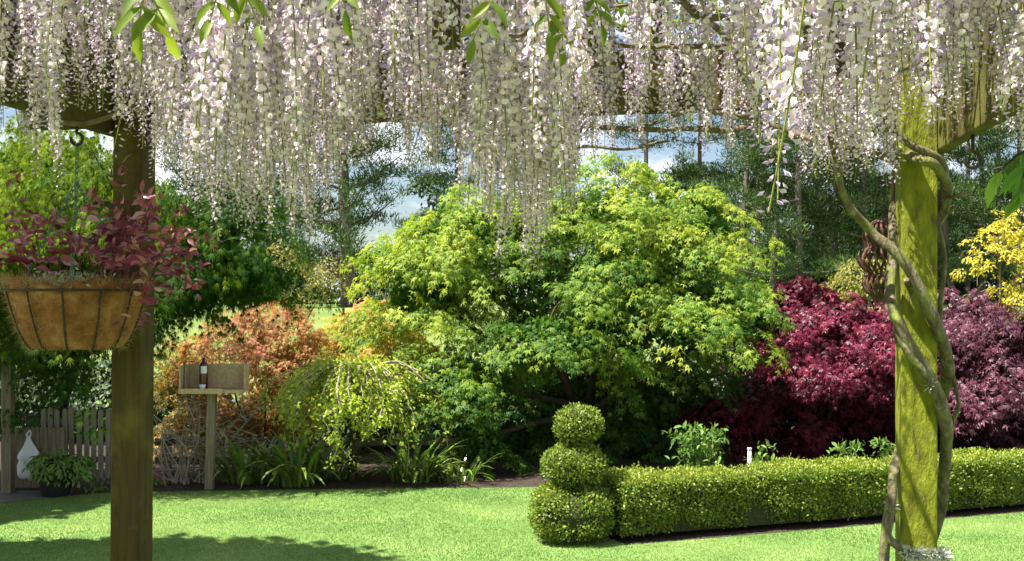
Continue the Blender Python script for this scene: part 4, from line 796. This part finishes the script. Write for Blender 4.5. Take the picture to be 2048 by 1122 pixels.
# tangle of thinner canes over the rafters
tw = MB()
for i in range(150):
    u = rng.uniform(-.3, W+.3); v = rng.uniform(-2.9, .5); c = PL+CC*u+DD*v; z = rng.uniform(2.86, 3.3); a = rng.uniform(0, 6.283); L = rng.uniform(.3, .9)
    d_ = np.array([math.cos(a)*L, math.sin(a)*L, rng.normal(0, .12)]); pth = spline([c+UP*z-d_/2, c+UP*z+rng.normal(0, .06, 3), c+UP*z+d_/2], 8); tw.tube(pth, np.linspace(.007, .003, len(pth)), 4, cap=False)
tag(tw.build('canes', M['darkvine'], wv), None, None, None, 'stuff')
rn = 1900; u = rng.uniform(-.5, W+.5, rn); v = rng.uniform(-2.6, .55, rn); c = PL+CC*u[:, None]+DD*v[:, None]; hole = np.hypot(c[:, 0]-.78, (c[:, 1]-3.58)*1.1) < .62  # roof leaf layer added for dappled shade, hole lets sun reach the post
c = c[~hole]; rn = len(c); S = np.repeat(np.arange(rn), 7); m = len(S); rf_ = MB()
rf_.inst(*DIAMOND, c[S]+UP*rng.uniform(3.2, 3.42, rn)[S][:, None]+rng.normal(0, .06, (m, 3)), frames(norm(rng.normal(0, .7, (m, 3))-UP*.3), norm(rng.normal(0, .5, (m, 3))+UP)), rng.uniform(.05, .08, m), rng.random(m))
tag(rf_.build('foliage', M['wleaf'], wv), None, None, None, 'stuff')
# lichen on the lowest coil
lm = MB()
for q0, rad, n in [(ring[i], .02, 60) for i in range(len(ring)//2, len(ring), 2)]+[(P(1893, 880, 3.9), .02, 30), (P(1862, 772, 3.78), .016, 25), (P(1783, 1010, 3.84), .02, 30)]:
    d_ = rdir(n); lm.inst(*(DIAMOND[0]*np.array([.6, 1, 1]), DIAMOND[1]), q0+d_*rad*.7, frames(norm(d_+rng.normal(0, .5, (n, 3))), rdir(n)), rng.uniform(.010, .024, n), rng.random(n))
tag(lm.build('lichen', M['lichen'], wv), None, None, None, 'stuff')

# racemes: rachis, stalks, flowers with a round banner and a violet keel, buds at the tip
ba = [-2.5, -1.75, -1.05, -0.45, 0.0, 0.45, 1.05, 1.75, 2.5]; bl = [0.42, 0.55, 0.62, 0.60, 0.50, 0.60, 0.62, 0.55, 0.42]; bz = [0.10, -0.20, -0.36, -0.16, 0.14, -0.16, -0.36, -0.20, 0.10]
BAN = (np.array([(0, 0.30, 0.10), (0, 0, 0)]+[(l*math.sin(x), 0.38+l*math.cos(x)*0.9, z) for x, l, z in zip(ba, bl, bz)]), np.array([(0, i+1, i) for i in range(2, 10)]+[(0, 1, 10), (0, 2, 1)]))
BAN_LO = (BAN[0][[0, 2, 4, 6, 8, 10]], np.array([(0, 2, 1), (0, 3, 2), (0, 4, 3), (0, 5, 4)]))
KEEL_LO = (np.array([(0, 0, 0), (-0.2, 0.5, 0.1), (0.2, 0.5, 0.1), (0, 0.5, -0.22), (0, 1, 0)]), np.array([(0, 1, 3), (0, 3, 2), (3, 1, 4), (2, 3, 4)]))
KEEL = (np.array([(0, 0, 0), (-0.2, 0.45, 0.12), (0.2, 0.45, 0.12), (0, 0.45, -0.22), (0, 1, 0.05)]), np.array([(0, 2, 1), (0, 1, 3), (0, 3, 2), (1, 2, 4), (3, 1, 4), (2, 3, 4)]))
def raceme(L, n, g, lo=False, bare=0.0, fs=0.0205):
    mb = MB(); sway = g.normal(0, .03, 2); ts = np.linspace(0, 1, 7)
    axis = lambda t: np.column_stack([sway[0]*t*t*L, sway[1]*t*t*L, -L*t])
    mb.tube(axis(ts), np.linspace(.0021, .0011, 7), 4 if not lo else 3, g.uniform(.2, .9), 2, cap=False)
    t = np.linspace(0.07 if not bare else .05, 1, n)**0.93; p0 = axis(t); a = np.arange(n)*2.399+g.uniform(0, 6.28)+g.normal(0, .3, n)
    out = np.column_stack([np.cos(a), np.sin(a), np.zeros(n)]); pl_ = .018*(1.05-.62*t)*g.uniform(.7, 1.25, n)
    p1 = p0+out*pl_[:, None]+UP*(pl_*g.uniform(-.2, .35, n))[:, None]
    size = fs*np.clip(1.18-.5*t, .5, 1.12)*g.uniform(.8, 1.15, n); op = t < g.uniform(.72, .92)
    if bare: op &= g.random(n) > bare*.5
    # stalks as slim triangles
    side = np.cross(out, UP)*.0011; V = np.stack([p0-side, p0+side, p1], 1).reshape(-1, 3); mb.add(V, np.arange(3*n).reshape(-1, 3), np.repeat(g.uniform(.3, 1, n), 3), 2)
    o = op; m = o.sum(); j = g.normal(0, .30, (m, 3))
    bn = norm(out[o]+j*.8+UP*.15); mb.inst(*(BAN_LO if lo else BAN), p1[o], frames(norm(UP+out[o]*.25+j), bn), size[o]*g.uniform(.6, 1.05, m), np.clip(g.normal(.6, .28, m), 0, 1), 0)
    kd = norm(out[o]*.8-UP*.55+g.normal(0, .25, (m, 3))); mb.inst(*(KEEL_LO if lo else KEEL), p1[o]+out[o]*.001, frames(kd, norm(np.cross(kd, np.cross(UP, kd)+1e-3))), size[o]*.98, np.clip(g.normal(.5, .3, m), 0, 1), 1)
    b = ~op; m = b.sum(); kd = norm(out[b]*.9-UP*.4+g.normal(0, .2, (m, 3)))
    mb.inst(*(KEEL_LO if lo else KEEL), p1[b], frames(kd, norm(np.cross(kd, np.cross(UP, kd)+1e-3))), size[b]*.95, np.clip(g.normal(.6, .25, m), 0, 1), 1)
    return mb
WM = [M['petal'], M['keel'], M['stalk']]
def rmesh(mb): return mesh_from('raceme', np.concatenate(mb.V), np.concatenate(mb.F), WM, np.concatenate(mb.T), np.concatenate(mb.I))
g = np.random.default_rng(5)
full = [(L, rmesh(raceme(L, int(135*L)+6, g))) for L in (.28, .32, .36, .38, .42, .44, .46, .5, .54, .58)]
bare = [(L, rmesh(raceme(L, int(105*L)+6, g, bare=.3))) for L in (.42, .48, .54)]
env_x = [-60, 0, 40, 90, 130, 180, 240, 300, 350, 400, 470, 540, 610, 650, 700, 740, 800, 850, 900, 960, 1010, 1050, 1090, 1120, 1170, 1250, 1330, 1420, 1500, 1560, 1640, 1680, 1730, 1770, 1820, 1880, 1940, 2000, 2060, 2120]
env_y = [300, 310, 330, 370, 250, 230, 260, 330, 390, 420, 455, 455, 480, 440, 360, 330, 320, 330, 390, 440, 490, 545, 540, 460, 350, 330, 310, 335, 330, 360, 370, 340, 390, 370, 320, 290, 250, 300, 330, 330]
den_x = [0, 140, 160, 320, 1150, 1250, 1550, 1700, 1900, 2050]; den_y = [.7, .5, .5, 1, 1, .5, .5, .8, .75, .7]
spots = []
while len(spots) < 660:
    px = rng.uniform(-60, 2110); d = 1.7+2.75*rng.random()**0.62
    if rng.random() > np.interp(px, den_x, den_y): continue
    yb = np.interp(px, env_x, env_y)-abs(rng.normal(0, 75))-(rng.uniform(0, 130) if rng.random() < .45 else 0)
    if d < 3.0: yb -= (3.0-d)*105
    zb = EYE+(HOR-yb)/F_PX*d; L, me = full[rng.integers(len(full))]; s = rng.uniform(.9, 1.1); zt = zb+L*s
    if zt > 3.25 or zt < 2.45 or yb-L*s*F_PX/d > 260: continue
    if zb > EYE+(HOR+30)/F_PX*d: continue
    x = (px-1024)/F_PX*d
    if np.hypot(x-.9, d-3.65) < .3 and rng.random() < .6: continue
    if np.hypot(x-PR[0], d-PR[1]) < .16 or np.hypot(x-PL[0], d-PL[1]) < .16 : continue
    spots.append((x, d, zt, L, me, s))
near = [(1560, 1.42, 395, 1), (1640, 1.30, 432, 1), (1600, 1.5, 300, 0), (1690, 1.5, 270, 0), (1815, 1.45, 215, 1), (1850, 1.6, 250, 0), (1545, 1.7, 280, 0), (430, 1.75, 340, 0), (470, 1.7, 330, 0), (1115, 1.7, 190, 0), (1080, 1.6, 230, 0), (805, 1.8, 230, 0), (880, 1.9, 120, 0), (60, 2.0, 210, 0), (1730, 1.7, 180, 1), (1905, 1.8, 160, 0), (1480, 2.0, 190, 1), (920, 1.9, 110, 0), (290, 2.6, 330, 1), (1035, 3.2, 560, 0), (1050, 3.4, 530, 0), (1072, 3.3, 548, 0), (1088, 3.5, 505, 0), (1060, 3.6, 500, 0), (1100, 3.4, 470, 0), (1020, 3.5, 470, 0), (620, 3.5, 500, 0), (585, 3.6, 490, 0), (540, 3.5, 480, 0), (655, 3.6, 450, 0), (430, 3.3, 470, 0), (395, 3.6, 430, 0), (505, 3.7, 470, 0), (980, 3.6, 440, 0), (85, 3.2, 370, 0), (70, 3.3, 350, 0), (1930, 2.5, 190, 0), (1965, 2.7, 210, 0), (2000, 2.4, 230, 0), (2030, 2.6, 260, 0), (1985, 2.9, 150, 0), (1900, 2.9, 240, 0)]
for px, d, yb, b in near:
    L, me = (bare if b else full)[rng.integers(3 if b else len(full))]; zb = EYE+(HOR-yb)/F_PX*d; spots.append(((px-1024)/F_PX*d, d, zb+L, L, me, 1.0))
spots.sort(key=lambda q: q[1]); wl = np.array(parent_world(wv))
for x, d, zt, L, me, s in spots[:300]:
    o = link('raceme', me, wv); o.location = Vector(np.array([x, d, zt])-wl); o.rotation_euler = (rng.normal(0, .09), rng.normal(0, .09), rng.uniform(0, 6.283)); o.scale = (s, s, s)
lo = [(L, raceme(L, int(120*L)+6, g, lo=True)) for L in (.30, .36, .42, .46, .5, .56)]
rest = MB(); lov = [(L, np.concatenate(m.V), np.concatenate(m.F), np.concatenate(m.T), np.concatenate(m.I)) for L, m in lo]
for x, d, zt, L, me, s in spots[300:]:
    l2, V, F, T, I = min(lov, key=lambda q: abs(q[0]-L)+rng.uniform(0, .04)); a = rng.uniform(0, 6.283); c, s_ = math.cos(a), math.sin(a); Rm = np.array([[c, -s_, 0], [s_, c, 0], [0, 0, 1]])
    Vw = (V*np.array([1, 1, L/l2]))@Rm.T+np.array([x, d, zt]); rest.V.append(Vw); rest.F.append(F+rest.n); rest.T.append(T); rest.I.append(I); rest.n += len(V)
tag(rest.build('blossom', WM, wv), None, None, None, 'stuff')
# young wisteria leaves
wm = leaf_variants('leaflet', LANCE, 'wleaf', (.1, .5, .9))
def pinnate(px, py, d, dirx, L, n, s):
    b = P(px, py, d); e = b+np.array([dirx*L, rng.normal(0, .03), -L*.75]); pth = spline([b+UP*.03, (b+e)/2+UP*.02, e], 12); mb = MB(); mb.tube(pth, np.linspace(.0022, .001, len(pth)), 5, .8); lf = mb.build('leaf', M['stalk'], wv, origin=b)
    for i in range(n):
        q = pth[int((i+1)/n*(len(pth)-1))]
        for sd in ((-1, 1) if i < n-1 else (0,)): place_leaf(wm, lf, q, np.array([sd*.7+dirx*.3, rng.normal(0, .3), -.75]), np.array([rng.normal(0, .4), -1, .5]), s*rng.uniform(.8, 1.1), 'leaflet')
for a in ((275, -20, 1.5, .3, .05, 3, .062), (300, -10, 1.55, -.3, .06, 3, .06), (450, -15, 1.6, -.5, .05, 3, .055), (470, -10, 1.6, .6, .05, 2, .05), (680, -25, 1.7, .2, .05, 3, .05), (1000, 10, 1.7, -.6, .07, 3, .05), (1085, 0, 1.7, .2, .06, 3, .055), (1125, 40, 1.9, .0, .06, 4, .05), (1180, 10, 1.9, .4, .05, 3, .045)): pinnate(*a)

# lance-leaved branch dipping in at the frame edge
br = P(2075, 280, 2.6); pb = thing('leafy_branch', br, 'green lance-leaved branch dipping in beside the empty hook', 'branch'); lm_ = leaf_variants('lance_leaf', LANCE, 'peach', (.1, .5, .9)); mb = MB()
pth = spline([br+np.array([.25, .1, .25]), br, P(2035, 310, 2.6), P(1995, 345, 2.6)], 18); mb.tube(pth, np.linspace(.006, .002, len(pth)), 6); p2 = spline([br, P(2050, 340, 2.55), P(2042, 385, 2.55)], 10); mb.tube(p2, np.linspace(.004, .002, len(p2)), 5); mb.build('stem', M['bark'], pb, True)
for q in list(pth[7:])+list(p2[3:]):
    for _ in range(1): place_leaf(lm_, pb, q, np.array([rng.normal(-.15, .35), rng.normal(0, .3), -1]), np.array([rng.normal(0, .6), -1, .4]), rng.uniform(.06, .10))
